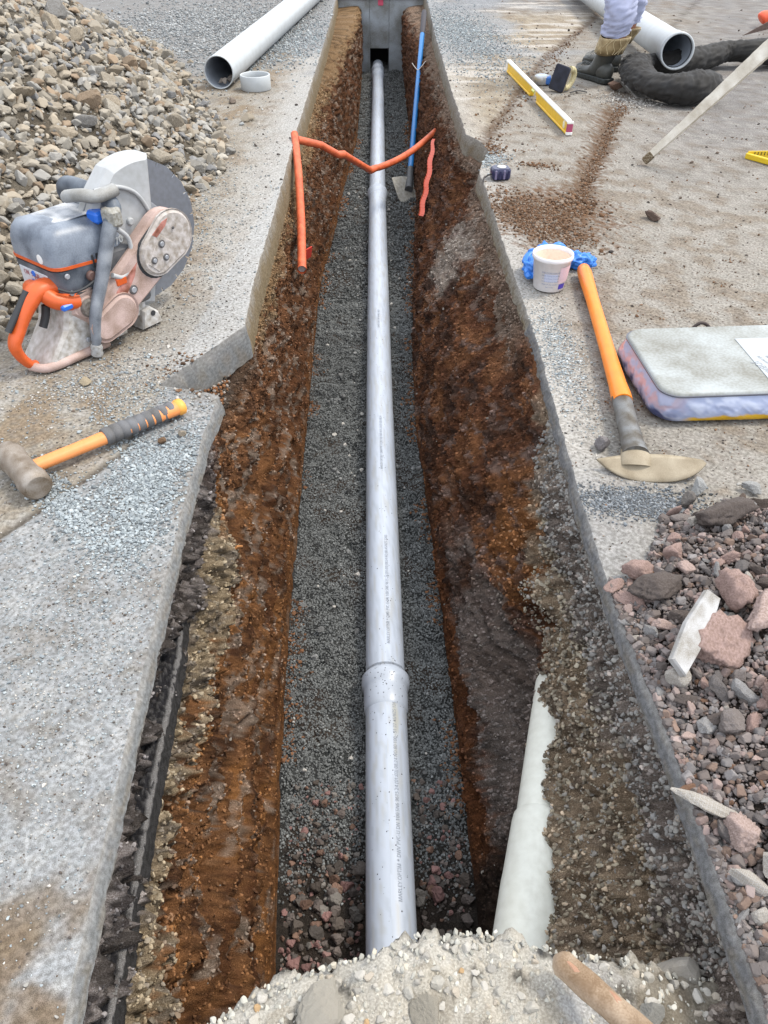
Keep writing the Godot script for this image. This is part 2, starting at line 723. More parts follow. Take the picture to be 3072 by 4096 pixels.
func pavements() -> void:
	var zs := along(1.6, -9.7, 0.0052, 0.008)
	for extra in [-10.5, -12.0, -15.0, -20.0, -30.0, -45.0, -70.0]:
		zs.append(extra)
	var ds := PackedFloat32Array()
	var d := 0.0055
	while d < 70.0:
		ds.append(d)
		d += 0.0075 if d < 0.006 else maxf(0.010, d * 0.018) if d < 4.5 else d * 0.3
	var nv := ds.size() + 5
	for side in 2:
		var sgn := -1.0 if side == 0 else 1.0
		var p := PackedVector3Array()
		var c := PackedColorArray()
		p.resize(zs.size() * nv)
		c.resize(zs.size() * nv)
		var base_x := -0.37 if side == 0 else 0.46
		var chip := noise(51 + side, 30.0, 3)
		for i in zs.size():
			var z := zs[i]
			var e := edge_left(z) if side == 0 else edge_right(z)
			var th := lerp_table(LEFT_THICK if side == 0 else RIGHT_THICK, z)
			var face := Color(0.25, 0.26, 0.27) if side == 0 else Color(0.20, 0.205, 0.215) if z > -1.69 or side == 1 else Color(0.30, 0.295, 0.29)
			if z < -2.06:
				face = Color(0.27, 0.215, 0.14) if side == 0 else Color(0.30, 0.275, 0.235)
			for j in nv:
				var q: Vector3
				var col := face
				if j < 5:
					var f := j / 4.0
					var rough := (0.0016 if z > -1.66 else 0.004) * chip.get_noise_2d(z * 1.0, f * 0.6)
					q = Vector3(e + sgn * (0.005 * f * f - rough - 0.006 * (1.0 - f)), -th * (1.0 - f) - 0.003, z)
					var s := noise(53, 12.0, 3).get_noise_2d(z, f * 0.12)
					col = face.lerp(Color(0.22, 0.17, 0.10), sm(0.0, 0.4, s + (0.3 - f) * 0.8) * (0.75 if z < -2.06 else 0.35))
					col = col.lerp(Color(0.45, 0.44, 0.42), sm(0.55, 1.0, f + 0.3 * s) * 0.6)
				else:
					var dd := ds[j - 5]
					var xs := lerpf(e, base_x, sm(0.1, 0.9, dd)) if z > -9.7 else e
					var x := xs + sgn * dd
					var r := yard_left(x, z) if side == 0 else yard_right(x, z)
					q = Vector3(x, r[1] if dd < 30.0 else 0.0, z)
					col = r[0]
				p[i * nv + j] = q
				c[i * nv + j] = col
		structure("pavement", grid_mesh(p, c, zs.size(), nv, side == 1), vmat("yard concrete", "conc", 0.40, 0.92, 0.025))


# ---------------------------------------------------------------- the trench

# [z, six points (x, y) from the floor up to the underside of the slab]
const WALL_LEFT := [
	[-0.05, -0.19, -0.72, -0.235, -0.45, -0.30, -0.28, -0.31, -0.20, -0.345, -0.11, -0.372, -0.046],
	[-0.45, -0.202, -0.68, -0.255, -0.45, -0.325, -0.29, -0.328, -0.22, -0.358, -0.11, -0.374, -0.046],
	[-0.75, -0.217, -0.66, -0.275, -0.45, -0.348, -0.29, -0.342, -0.22, -0.372, -0.11, -0.383, -0.05],
	[-1.05, -0.232, -0.66, -0.285, -0.45, -0.335, -0.30, -0.330, -0.22, -0.375, -0.11, -0.388, -0.05],
	[-1.30, -0.24, -0.66, -0.285, -0.45, -0.325, -0.28, -0.322, -0.19, -0.375, -0.10, -0.392, -0.05],
	[-1.50, -0.243, -0.66, -0.30, -0.45, -0.375, -0.28, -0.395, -0.19, -0.395, -0.10, -0.392, -0.055],
	[-1.66, -0.244, -0.66, -0.31, -0.45, -0.385, -0.28, -0.40, -0.20, -0.40, -0.12, -0.395, -0.055],
	[-1.72, -0.244, -0.66, -0.31, -0.45, -0.37, -0.28, -0.40, -0.20, -0.47, -0.13, -0.56, -0.11],
	[-1.85, -0.245, -0.66, -0.30, -0.45, -0.355, -0.28, -0.37, -0.19, -0.41, -0.13, -0.49, -0.11],
	[-2.06, -0.246, -0.66, -0.285, -0.45, -0.33, -0.28, -0.345, -0.20, -0.355, -0.14, -0.366, -0.10],
	[-2.4, -0.249, -0.66, -0.285, -0.45, -0.33, -0.28, -0.345, -0.20, -0.358, -0.14, -0.368, -0.10],
	[-3.64, -0.252, -0.66, -0.275, -0.45, -0.30, -0.28, -0.315, -0.20, -0.335, -0.15, -0.350, -0.115],
	[-4.7, -0.185, -0.66, -0.23, -0.45, -0.265, -0.28, -0.285, -0.20, -0.310, -0.15, -0.330, -0.12],
	[-6.5, -0.075, -0.66, -0.11, -0.45, -0.145, -0.28, -0.17, -0.19, -0.225, -0.14, -0.292, -0.12],
	[-8.4, -0.048, -0.66, -0.046, -0.45, -0.044, -0.28, -0.045, -0.15, -0.10, -0.105, -0.262, -0.11],
	[-9.6, -0.045, -0.66, -0.040, -0.45, -0.035, -0.28, -0.03, -0.13, -0.09, -0.09, -0.262, -0.11]]
const WALL_RIGHT := [
	[-0.05, 0.21, -0.72, 0.235, -0.58, 0.30, -0.50, 0.36, -0.34, 0.44, -0.17, 0.459, -0.056],
	[-0.45, 0.21, -0.70, 0.235, -0.58, 0.28, -0.54, 0.290, -0.392, 0.44, -0.17, 0.457, -0.056],
	[-0.60, 0.212, -0.68, 0.235, -0.56, 0.285, -0.535, 0.318, -0.388, 0.435, -0.18, 0.456, -0.056],
	[-0.80, 0.21, -0.66, 0.236, -0.54, 0.295, -0.50, 0.352, -0.375, 0.425, -0.19, 0.448, -0.058],
	[-1.00, 0.209, -0.66, 0.236, -0.535, 0.335, -0.49, 0.388, -0.385, 0.418, -0.19, 0.438, -0.058],
	[-1.11, 0.207, -0.66, 0.236, -0.53, 0.345, -0.48, 0.405, -0.395, 0.416, -0.19, 0.438, -0.058],
	[-1.15, 0.207, -0.66, 0.236, -0.53, 0.330, -0.475, 0.398, -0.385, 0.414, -0.19, 0.438, -0.058],
	[-1.22, 0.205, -0.66, 0.232, -0.52, 0.285, -0.45, 0.355, -0.345, 0.405, -0.18, 0.437, -0.058],
	[-1.45, 0.20, -0.66, 0.225, -0.50, 0.275, -0.40, 0.335, -0.28, 0.405, -0.16, 0.446, -0.06],
	[-1.76, 0.196, -0.66, 0.215, -0.50, 0.255, -0.38, 0.33, -0.24, 0.415, -0.14, 0.458, -0.07],
	[-2.4, 0.173, -0.66, 0.20, -0.50, 0.255, -0.36, 0.345, -0.22, 0.43, -0.14, 0.467, -0.075],
	[-3.0, 0.185, -0.66, 0.22, -0.50, 0.28, -0.36, 0.36, -0.22, 0.435, -0.14, 0.470, -0.085],
	[-3.45, 0.205, -0.66, 0.25, -0.50, 0.31, -0.36, 0.37, -0.24, 0.44, -0.15, 0.478, -0.09],
	[-3.75, 0.222, -0.66, 0.27, -0.50, 0.38, -0.38, 0.47, -0.24, 0.52, -0.14, 0.545, -0.09],
	[-4.05, 0.245, -0.66, 0.28, -0.50, 0.35, -0.36, 0.42, -0.24, 0.45, -0.15, 0.474, -0.095],
	[-4.96, 0.305, -0.66, 0.33, -0.48, 0.37, -0.34, 0.41, -0.24, 0.445, -0.15, 0.478, -0.10],
	[-7.0, 0.34, -0.66, 0.355, -0.48, 0.37, -0.34, 0.39, -0.22, 0.44, -0.14, 0.515, -0.10],
	[-8.4, 0.365, -0.66, 0.362, -0.48, 0.358, -0.32, 0.355, -0.17, 0.42, -0.11, 0.55, -0.10],
	[-9.6, 0.375, -0.66, 0.365, -0.48, 0.355, -0.32, 0.345, -0.15, 0.42, -0.10, 0.558, -0.10]]


func wall_profile(t: Array, z: float) -> PackedVector2Array:
	var i := 0
	while i < t.size() - 2 and z < t[i + 1][0]:
		i += 1
	var f := clampf((t[i][0] - z) / (t[i][0] - t[i + 1][0]), 0.0, 1.0)
	f = f * f * (3 - 2 * f) * 0.5 + f * 0.5
	var o := PackedVector2Array()
	for k in 6:
		o.append(Vector2(lerpf(t[i][1 + k * 2], t[i + 1][1 + k * 2], f), lerpf(t[i][2 + k * 2], t[i + 1][2 + k * 2], f)))
	# the top tucks under the slab
	o[5].y = 0.006 - lerp_table(LEFT_THICK if t[0][1] < 0.0 else RIGHT_THICK, z)
	return o


func on_profile(pr: PackedVector2Array, t: float) -> Vector2:
	# t in 0..1; a smooth line through the six points
	var u := t * 5.0
	var i := mini(int(u), 4)
	var f := u - i
	var a := pr[maxi(i - 1, 0)]
	var b := pr[i]
	var c := pr[i + 1]
	var d := pr[mini(i + 2, 5)]
	return b.cubic_interpolate(c, a, d, f).lerp(b.lerp(c, f), 0.5)


func soil_left(z: float, y: float) -> Color:
	var n1 := noise(61, 3.2, 3).get_noise_2d(z, y * 2.2)
	var n2 := noise(62, 11.0, 3).get_noise_2d(z * 0.6, y * 1.6)
	var n3 := noise(63, 36.0, 2).get_noise_2d(z, y)
	var streak := noise(64, 20.0, 3).get_noise_2d(z * 0.12, y * 1.8)
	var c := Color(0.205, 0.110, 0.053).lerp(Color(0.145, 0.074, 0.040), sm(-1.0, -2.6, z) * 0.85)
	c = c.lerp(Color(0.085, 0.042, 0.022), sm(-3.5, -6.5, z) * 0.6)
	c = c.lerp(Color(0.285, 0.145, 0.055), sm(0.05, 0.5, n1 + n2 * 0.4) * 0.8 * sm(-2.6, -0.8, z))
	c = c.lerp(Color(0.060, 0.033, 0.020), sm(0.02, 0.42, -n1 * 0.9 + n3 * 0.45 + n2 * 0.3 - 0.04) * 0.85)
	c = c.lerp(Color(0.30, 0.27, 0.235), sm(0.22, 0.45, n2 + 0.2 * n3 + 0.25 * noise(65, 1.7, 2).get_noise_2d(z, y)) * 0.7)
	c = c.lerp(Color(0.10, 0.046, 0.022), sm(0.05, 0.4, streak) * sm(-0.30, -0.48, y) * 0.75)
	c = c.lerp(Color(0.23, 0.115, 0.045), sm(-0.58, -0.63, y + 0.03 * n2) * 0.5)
	# under the slab: khaki hoggin near the front, bitumen on top of it
	var lump := n2 * 0.05 + n3 * 0.025 + n1 * 0.05
	var under := -0.205 - 0.055 * sm(-0.95, -1.2, z) - 0.03 * sm(-0.45, -0.3, z)
	var bank := sm(under - 0.02, under + 0.015, y + lump) * sm(-1.46, -1.30, z + n2 * 0.1)
	var khaki := Color(0.27, 0.235, 0.165).lerp(Color(0.20, 0.185, 0.155), sm(-0.1, 0.3, n2)).lerp(Color(0.36, 0.32, 0.235), sm(0.1, 0.5, n3 + n1 * 0.5))
	c = c.lerp(khaki, bank)
	var tar := sm(-0.125, -0.105, y + n3 * 0.012) * sm(-1.6, -1.45, z)
	c = c.lerp(Color(0.05, 0.05, 0.055).lerp(Color(0.20, 0.20, 0.21), sm(0.0, 0.4, n3 + n2 * 0.5)), tar * 0.92)
	# a pale ledge line in the bitumen
	var line := sm(0.006, 0.002, absf(y + 0.100 + 0.004 * n1)) * sm(-1.15, -0.9, z)
	c = c.lerp(Color(0.50, 0.50, 0.51), line * 0.8)
	# the broken notch: black sub-base
	c = c.lerp(Color(0.075, 0.065, 0.055), sm(-0.20, -0.13, y) * sm(-1.62, -1.70, z) * sm(-2.2, -1.95, z) * 0.85)
	c = c.lerp(Color(0.27, 0.20, 0.115), sm(-0.20, -0.15, y + n2 * 0.06) * sm(-2.1, -2.3, z) * 0.75)
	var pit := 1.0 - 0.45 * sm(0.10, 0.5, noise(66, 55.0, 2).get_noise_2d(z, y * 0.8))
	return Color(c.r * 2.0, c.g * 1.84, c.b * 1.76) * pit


func soil_right(z: float, y: float) -> Color:
	var n1 := noise(71, 3.0, 3).get_noise_2d(z, y * 2.0)
	var n2 := noise(72, 10.0, 3).get_noise_2d(z * 0.6, y * 1.6)
	var n3 := noise(73, 34.0, 2).get_noise_2d(z, y)
	var c := Color(0.125, 0.060, 0.033)
	c = c.lerp(Color(0.205, 0.105, 0.052), sm(0.0, 0.45, n1 + n2 * 0.5) * 0.8)
	c = c.lerp(Color(0.26, 0.128, 0.050), sm(0.38, 0.0, Vector2((z + 1.35) / 0.9, (y + 0.24) / 0.55).length() + n2 * 0.2) * 0.8)
	c = c.lerp(Color(0.175, 0.145, 0.135), sm(0.12, 0.45, n2 - n1 * 0.3 + 0.2 * n3) * 0.75)
	c = c.lerp(Color(0.050, 0.028, 0.018), sm(0.08, 0.5, -n1 + n3 * 0.5 + n2 * 0.2) * 0.8)
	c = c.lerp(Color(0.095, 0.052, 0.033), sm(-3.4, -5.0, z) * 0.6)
	# grey bedding chips spilt on the ledge
	var ledge := sm(-0.36, -0.40, y + n2 * 0.04) * sm(-0.56, -0.52, y + n3 * 0.02) * sm(-1.75, -1.35, z + n1 * 0.3)
	c = c.lerp(Color(0.155, 0.152, 0.148), ledge * 0.85)
	var foot := sm(-0.535, -0.56, y) * sm(-2.4, -1.6, z)
	c = c.lerp(Color(0.13, 0.058, 0.026), foot * 0.8)
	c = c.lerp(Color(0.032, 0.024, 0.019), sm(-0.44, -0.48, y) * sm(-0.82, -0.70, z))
	# khaki hoggin round the old pipe
	var top := lerp_table([[0.0, -0.46], [-0.7, -0.45], [-1.0, -0.40], [-1.25, -0.26], [-1.5, -0.15], [-1.75, -0.05]], z)
	var bank := sm(-0.02, 0.025, y - top + n2 * 0.045 + n1 * 0.04) * sm(-1.85, -1.6, z)
	var khaki := Color(0.30, 0.26, 0.195).lerp(Color(0.225, 0.20, 0.16), sm(0.0, 0.4, n2)).lerp(Color(0.37, 0.325, 0.245), sm(0.1, 0.5, n3 + n1 * 0.5))
	c = c.lerp(khaki, bank)
	var tar := sm(-0.185, -0.145, y + n2 * 0.02) * sm(-1.75, -1.3, z)
	c = c.lerp(Color(0.14, 0.138, 0.138).lerp(Color(0.25, 0.245, 0.24), sm(0.1, 0.5, n3)), tar * 0.85)
	c = c.lerp(Color(0.25, 0.225, 0.19), sm(-0.17, -0.12, y + n2 * 0.05) * sm(-1.9, -2.2, z) * 0.6)
	# a lump of old concrete under the slab
	c = c.lerp(Color(0.36, 0.35, 0.32), sm(0.22, 0.10, Vector2((z + 3.15) * 0.8, (y + 0.26) * 1.2).length() + 0.12 * n2) * 0.9)
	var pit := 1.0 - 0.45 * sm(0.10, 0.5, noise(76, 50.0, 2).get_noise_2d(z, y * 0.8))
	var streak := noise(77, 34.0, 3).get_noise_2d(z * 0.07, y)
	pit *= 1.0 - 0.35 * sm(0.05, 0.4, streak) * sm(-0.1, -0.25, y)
	return Color(c.r * 2.25, c.g * 2.03, c.b * 1.93) * pit


func wall_point(side: int, z: float, t: float) -> Vector3:
	var pr := wall_profile(WALL_LEFT if side == 0 else WALL_RIGHT, z)
	var q := on_profile(pr, t)
	var s := 1.0 if side == 0 else -1.0
	var lo := noise(81 + side, 2.6, 3).get_noise_2d(z, q.y * 1.5)
	var md := noise(83 + side, 12.0, 3).get_noise_2d(z, q.y)
	var hi := noise(85 + side, 46.0, 3).get_noise_2d(z, q.y)
	var fade := sm(0.0, 0.12, t) * sm(1.0, 0.93, t)
	var khaki := sm(-1.55, -1.2, z) * sm(-0.42, -0.22, q.y)
	var off := fade * (0.018 * lo + 0.015 * md + (0.0085 + 0.007 * khaki) * hi + khaki * 0.016 * md)
	# scrapes left by the bucket's teeth run along the trench, near the floor
	off += fade * 0.011 * noise(87, 30.0, 3).get_noise_2d(z * 0.08, q.y) * sm(-0.15, -0.4, q.y)
	if side == 0:
		# hollows and a shelf in the front part
		off -= 0.05 * sm(0.08, 0.0, Vector2((z + 0.66) * 0.8, y_of(q.y) + 0.37).length())
		off -= 0.10 * sm(0.13, 0.0, Vector2((z + 0.34) * 0.8, q.y + 0.36).length())
	return Vector3(q.x + s * off, q.y + 0.004 * hi * fade, z)


func y_of(y: float) -> float:
	return y


func trench() -> void:
	var zs := along(-0.06, -9.2, 0.0052, 0.0065)
	var nv := 84
	for side in 2:
		var p := PackedVector3Array()
		var c := PackedColorArray()
		for z in zs:
			for j in nv:
				var t := float(j) / (nv - 1)
				var q := wall_point(side, z, t)
				p.append(q)
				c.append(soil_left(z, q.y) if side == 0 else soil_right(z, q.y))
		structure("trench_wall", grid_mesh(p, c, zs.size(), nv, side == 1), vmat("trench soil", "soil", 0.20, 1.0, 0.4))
	# the floor of the trench, laid with dark chips
	var fp := PackedVector3Array()
	var fc := PackedColorArray()
	var nf := 56
	for z in zs:
		var a := wall_profile(WALL_LEFT, z)[0].x - 0.03
		var b := wall_profile(WALL_RIGHT, z)[0].x + 0.03
		for j in nf:
			var x := lerpf(a, b, float(j) / (nf - 1))
			fp.append(Vector3(x, floor_y(x, z), z))
			fc.append(floor_col(x, z))
	structure("trench_floor", grid_mesh(fp, fc, zs.size(), nf, true), vmat("bedding", "grit", 0.16, 0.95, 0.4))
	# chips of the bedding, each a stone
	var chip := [rock(900, 1, 9, 0.02), rock(901, 1, 8, 0.02)]
	var xf := [[], []]
	var cols := [[], []]
	for k in 96000:
		var z := -0.58 - 3.0 * pow(rng.randf(), 1.25) if k < 64000 else -3.2 - 5.9 * rng.randf()
		var size := rng.randf_range(0.0042, 0.0075) if k < 64000 else rng.randf_range(0.007, 0.012)
		var a := wall_profile(WALL_LEFT, z)[0].x
		var b := wall_profile(WALL_RIGHT, z)[0].x
		var x := rng.randf_range(a, b)
		if absf(x - pipe_x(z)) < 0.040:
			continue
		if z > -0.95 and rng.randf() < sm(-0.95, -0.66, z):
			continue
		var v := k % 2
		xf[v].append(Transform3D(spin().scaled(Vector3.ONE * size), Vector3(x, floor_y(x, z) + size * 0.12, z)))
		var g := rng.randf_range(0.085, 0.175) if rng.randf() < 0.96 else rng.randf_range(0.18, 0.30)
		cols[v].append(Color(g * 0.96, g * 1.0, g * 0.99))
	for v in 2:
		copies("bedding_chips", chip[v], imat("bedding chip"), xf[v], cols[v], "dark grey stone chips bedding the pipe along the trench floor", "gravel")
	# crumbs of soil and small stones standing proud of the walls
	var crumb := rock(905, 1, 9, 0.05, Vector3(1.15, 0.8, 0.95))
	var cx := []
	var cc := []
	for k in 84000:
		var side := k % 2
		var z := -0.10 - 5.5 * pow(rng.randf(), 1.7)
		var t := rng.randf_range(0.03, 0.97)
		var q := wall_point(side, z, t)
		var col := soil_left(z, q.y) if side == 0 else soil_right(z, q.y)
		var bank := z > -1.5 and q.y > (-0.25 if side == 0 else -0.42)
		var size := (0.0028 + 0.006 * pow(rng.randf(), 2.0)) * (1.0 + 0.22 * absf(z))
		if side == 0 and z > -1.5 and q.y > -0.125:
			if rng.randf() < 0.6:
				continue
		elif bank and rng.randf() < 0.20:
			size = rng.randf_range(0.005, 0.014)
			col = col.lerp(Color(0.42, 0.38, 0.30), rng.randf_range(0.0, 0.4))
		elif rng.randf() < 0.006:
			col = Color(0.42, 0.38, 0.33)
		var g := rng.randf_range(0.38, 0.66) * (1.25 if bank and side == 1 else 1.0)
		q.x += size * (0.18 if side == 1 else -0.18)
		cx.append(Transform3D(spin().scaled(Vector3(size, size * rng.randf_range(0.6, 1.0), size)), q))
		cc.append(Color(col.r * g, col.g * g, col.b * g))
	for k in 15000:
		var z := -0.36 - 1.25 * rng.randf()
		var t := rng.randf_range(0.50, 0.98)
		var q := wall_point(1, z, t)
		if q.y < -0.40 - 0.06 * noise(98, 8.0, 2).get_noise_2d(z, 0.0) + 0.28 * sm(-1.05, -1.5, z):
			continue
		var size := 0.003 + 0.011 * pow(rng.randf(), 2.6)
		q.x += size * 0.1
		cx.append(Transform3D(spin().scaled(Vector3(size, size * 0.85, size)), q))
		var dark := sm(-0.17, -0.11, q.y)
		var col: Color = [Color(0.33, 0.285, 0.21), Color(0.27, 0.235, 0.18), Color(0.38, 0.34, 0.265), Color(0.22, 0.19, 0.145), Color(0.30, 0.28, 0.25)][rng.randi() % 5]
		cc.append(col.lerp(Color(0.20, 0.20, 0.20), dark * 0.75) * rng.randf_range(0.75, 1.15))
	copies("soil_crumbs", crumb, imat("soil crumb", 0.95), cx, cc, "crumbs of brown soil and small stones on the trench walls", "soil")
	# soil that has fallen from the walls on to the bedding
	var fx := []
	var fcol := []
	for k in 5200:
		var z := -0.8 - 6.0 * pow(rng.randf(), 1.4)
		var left := rng.randf() < 0.5
		var e := (wall_profile(WALL_LEFT, z)[0].x if left else wall_profile(WALL_RIGHT, z)[0].x)
		if noise(97, 1.6, 2).get_noise_2d(z, 9.0 if left else 0.0) < -0.05:
			continue
		var x := e + (1.0 if left else -1.0) * absf(rng.randfn()) * 0.022
		var size := (0.003 + 0.009 * pow(rng.randf(), 3.0)) * (1.0 - 0.15 * z)
		fx.append(Transform3D(spin().scaled(Vector3.ONE * size), Vector3(x, floor_y(x, z) + size * 0.2, z)))
		fcol.append((Color(0.17, 0.085, 0.045) if rng.randf() < 0.7 else Color(0.09, 0.05, 0.03)) * rng.randf_range(0.7, 1.2))
	copies("fallen_soil", crumb, imat("soil crumb", 0.95), fx, fcol, "brown soil fallen from the walls along both edges of the trench floor", "soil")
	# clods and broken pieces at the near end of the floor
	var pal := [Color(0.085, 0.07, 0.06), Color(0.12, 0.10, 0.09), Color(0.20, 0.115, 0.105), Color(0.16, 0.10, 0.075), Color(0.09, 0.078, 0.07), Color(0.17, 0.155, 0.14)]
	var kx := []
	var kc := []
	for k in 2200:
		var z := -0.36 - 0.62 * pow(rng.randf(), 0.9)
		var x := rng.randf_range(-0.20, 0.20)
		if absf(x - pipe_x(z)) < 0.062:
			continue
		var size := rng.randf_range(0.004, 0.014) if rng.randf() < 0.85 else rng.randf_range(0.014, 0.034)
		if z < -0.78:
			size *= 0.6
		kx.append(Transform3D(spin().scaled(Vector3.ONE * size), Vector3(x, floor_y(x, z) + size * 0.2, z)))
		var col: Color = pal[rng.randi() % pal.size()]
		if x < 0.0 and z > -0.62 and rng.randf() < 0.18:
			col = Color(0.24, 0.15, 0.135)
		kc.append(col * rng.randf_range(0.7, 1.25))
	for k in 420:
		var z := -0.95 - 4.5 * rng.randf()
		var x := rng.randf_range(-0.22, 0.20) + pipe_x(z) - 0.03
		if absf(x - pipe_x(z)) < 0.058 or x < wall_profile(WALL_LEFT, z)[0].x or x > wall_profile(WALL_RIGHT, z)[0].x:
			continue
		var size := 0.008 + 0.014 * pow(rng.randf(), 2.5)
		kx.append(Transform3D(spin().scaled(Vector3.ONE * size), Vector3(x, floor_y(x, z) + size * 0.25, z)))
		kc.append(Color(0.17, 0.172, 0.17) * rng.randf_range(0.4, 1.4) if rng.randf() < 0.8 else Color(0.42, 0.40, 0.37))
	copies("floor_clods", rock(907, 2, 9, 0.12), imat("clod", 0.95), kx, kc, "dark clods and reddish broken pieces at the near end of the trench floor", "rubble")
	# the bitumen ledge below the near left slab, with its pale rim
	var lp := PackedVector3Array()
	var lc := PackedColorArray()
	var nl := 260
	for k in nl:
		var z := lerpf(-0.06, -1.22, k / (nl - 1.0))
		var taper := sm(-1.22, -0.85, z)
		for j in 30:
			var t := j / 29.0
			var n := noise(95, 22.0, 3).get_noise_2d(z, t * 0.08)
			var n2 := noise(96, 60.0, 2).get_noise_2d(z, t * 0.1)
			var x: float
			var y: float
			if t < 0.65:
				x = lerpf(-0.02, 0.029, t / 0.65)
				y = lerpf(-0.074, -0.084, t / 0.65)
			else:
				x = lerpf(0.029, 0.033, (t - 0.65) / 0.35)
				y = lerpf(-0.084, -0.125, (t - 0.65) / 0.35)
			x = edge_left(z) - 0.012 * (1.0 - taper) + x * lerpf(0.6, 1.0, taper) + 0.002 * n + 0.0015 * n2
			lp.append(Vector3(x, y + (0.003 * n + 0.005 * n2) * sm(0.62, 0.5, t), z))
			var col := Color(0.050, 0.050, 0.055).lerp(Color(0.16, 0.16, 0.165), sm(0.1, 0.5, n2 + n * 0.4))
			col = col.lerp(Color(0.42, 0.42, 0.425), sm(0.09, 0.03, absf(t - 0.61 + 0.03 * n)) * taper * sm(-0.9, -0.4, n2 + n))
			col = col.lerp(Color(0.13, 0.13, 0.135).lerp(Color(0.06, 0.06, 0.062), sm(0.0, 0.4, n2)), sm(0.66, 0.72, t) * 0.85)
			lc.append(col)
	structure("slab_ledge", grid_mesh(lp, lc, nl, 30, true), vmat("ledge", "soil", 0.14, 0.9, 0.2))
	# pebbles fallen from the hoggin onto the right bank
	var stones := [[-0.62, 0.33], [-0.8, 0.72], [-0.9, 0.8], [-1.1, 0.62]]
	var bl := thing("bank_stone", "egg shaped grey stone lodged low on the right bank under the slab edge", "stone", Vector3(0.405, -0.115, -0.375))
	part("stone", rock(911, 2, 6, 0.05, Vector3(1.0, 0.8, 0.9)).duplicate(), mat("bank stone", Color(0.30, 0.285, 0.26), 0.85, 0.0, "grime", 0.08), bl)
	bl.get_child(0).scale = Vector3.ONE * 0.062
	var chipw := thing("wood_splinter", "orange brown splinter of wood stuck in the left trench wall", "wood", Vector3(-0.318, -0.205, -1.33), Basis.from_euler(Vector3(0.5, 0.9, 0.7)))
	part("splinter", MB.new().rbox(Vector3.ZERO, Vector3(0.012, 0.042, 0.006), 0.0015), mat("splinter", Color(0.50, 0.22, 0.07), 0.7, 0.0, "grime", 0.03), chipw)


func floor_y(x: float, z: float) -> float:
	var y := -0.655 + 0.014 * noise(91, 4.0, 3).get_noise_2d(x, z) + 0.009 * noise(92, 14.0, 3).get_noise_2d(x, z)
	y -= 0.03 * sm(-0.9, -0.55, z)
	y += 0.018 * sm(0.11, 0.05, absf(x - pipe_x(z))) * sm(-0.7, -1.2, z)
	return y


func floor_col(x: float, z: float) -> Color:
	var n := noise(93, 7.0, 3).get_noise_2d(x, z)
	var c := Color(0.085, 0.09, 0.089).lerp(Color(0.135, 0.140, 0.138), 0.5 + n)
	c = c.lerp(Color(0.15, 0.10, 0.07), sm(0.15, 0.5, noise(94, 4.0, 2).get_noise_2d(x, z)) * 0.5)
	return c.lerp(Color(0.085, 0.066, 0.053), sm(-0.95, -0.7, z) * 0.85)


# ---------------------------------------------------------------- the near end of the trench

const BREAK_LINE := [[-0.40, -0.20], [-0.30, -0.245], [-0.217, -0.306], [-0.152, -0.348], [-0.07, -0.372], [0.002, -0.390], [0.052, -0.404], [0.114, -0.412], [0.164, -0.409], [0.205, -0.394], [0.251, -0.381], [0.303, -0.376], [0.36, -0.372], [0.47, -0.36]]


func break_z(x: float) -> float:
	var b := BREAK_LINE
	if x <= b[0][0]:
		return b[0][1]
	for i in b.size() - 1:
		if x <= b[i + 1][0]:
			return lerpf(b[i][1], b[i + 1][1], (x - b[i][0]) / (b[i + 1][0] - b[i][0]))
	return b[-1][1]


func break_top(x: float, z: float) -> float:
	var y := -0.050 + 0.016 * noise(101, 6.0, 3).get_noise_2d(x, z) + 0.005 * noise(102, 22.0, 4).get_noise_2d(x, z)
	y -= 0.05 * sm(0.28, 0.42, x) + 0.03 * sm(-0.2, -0.34, x)
	return y


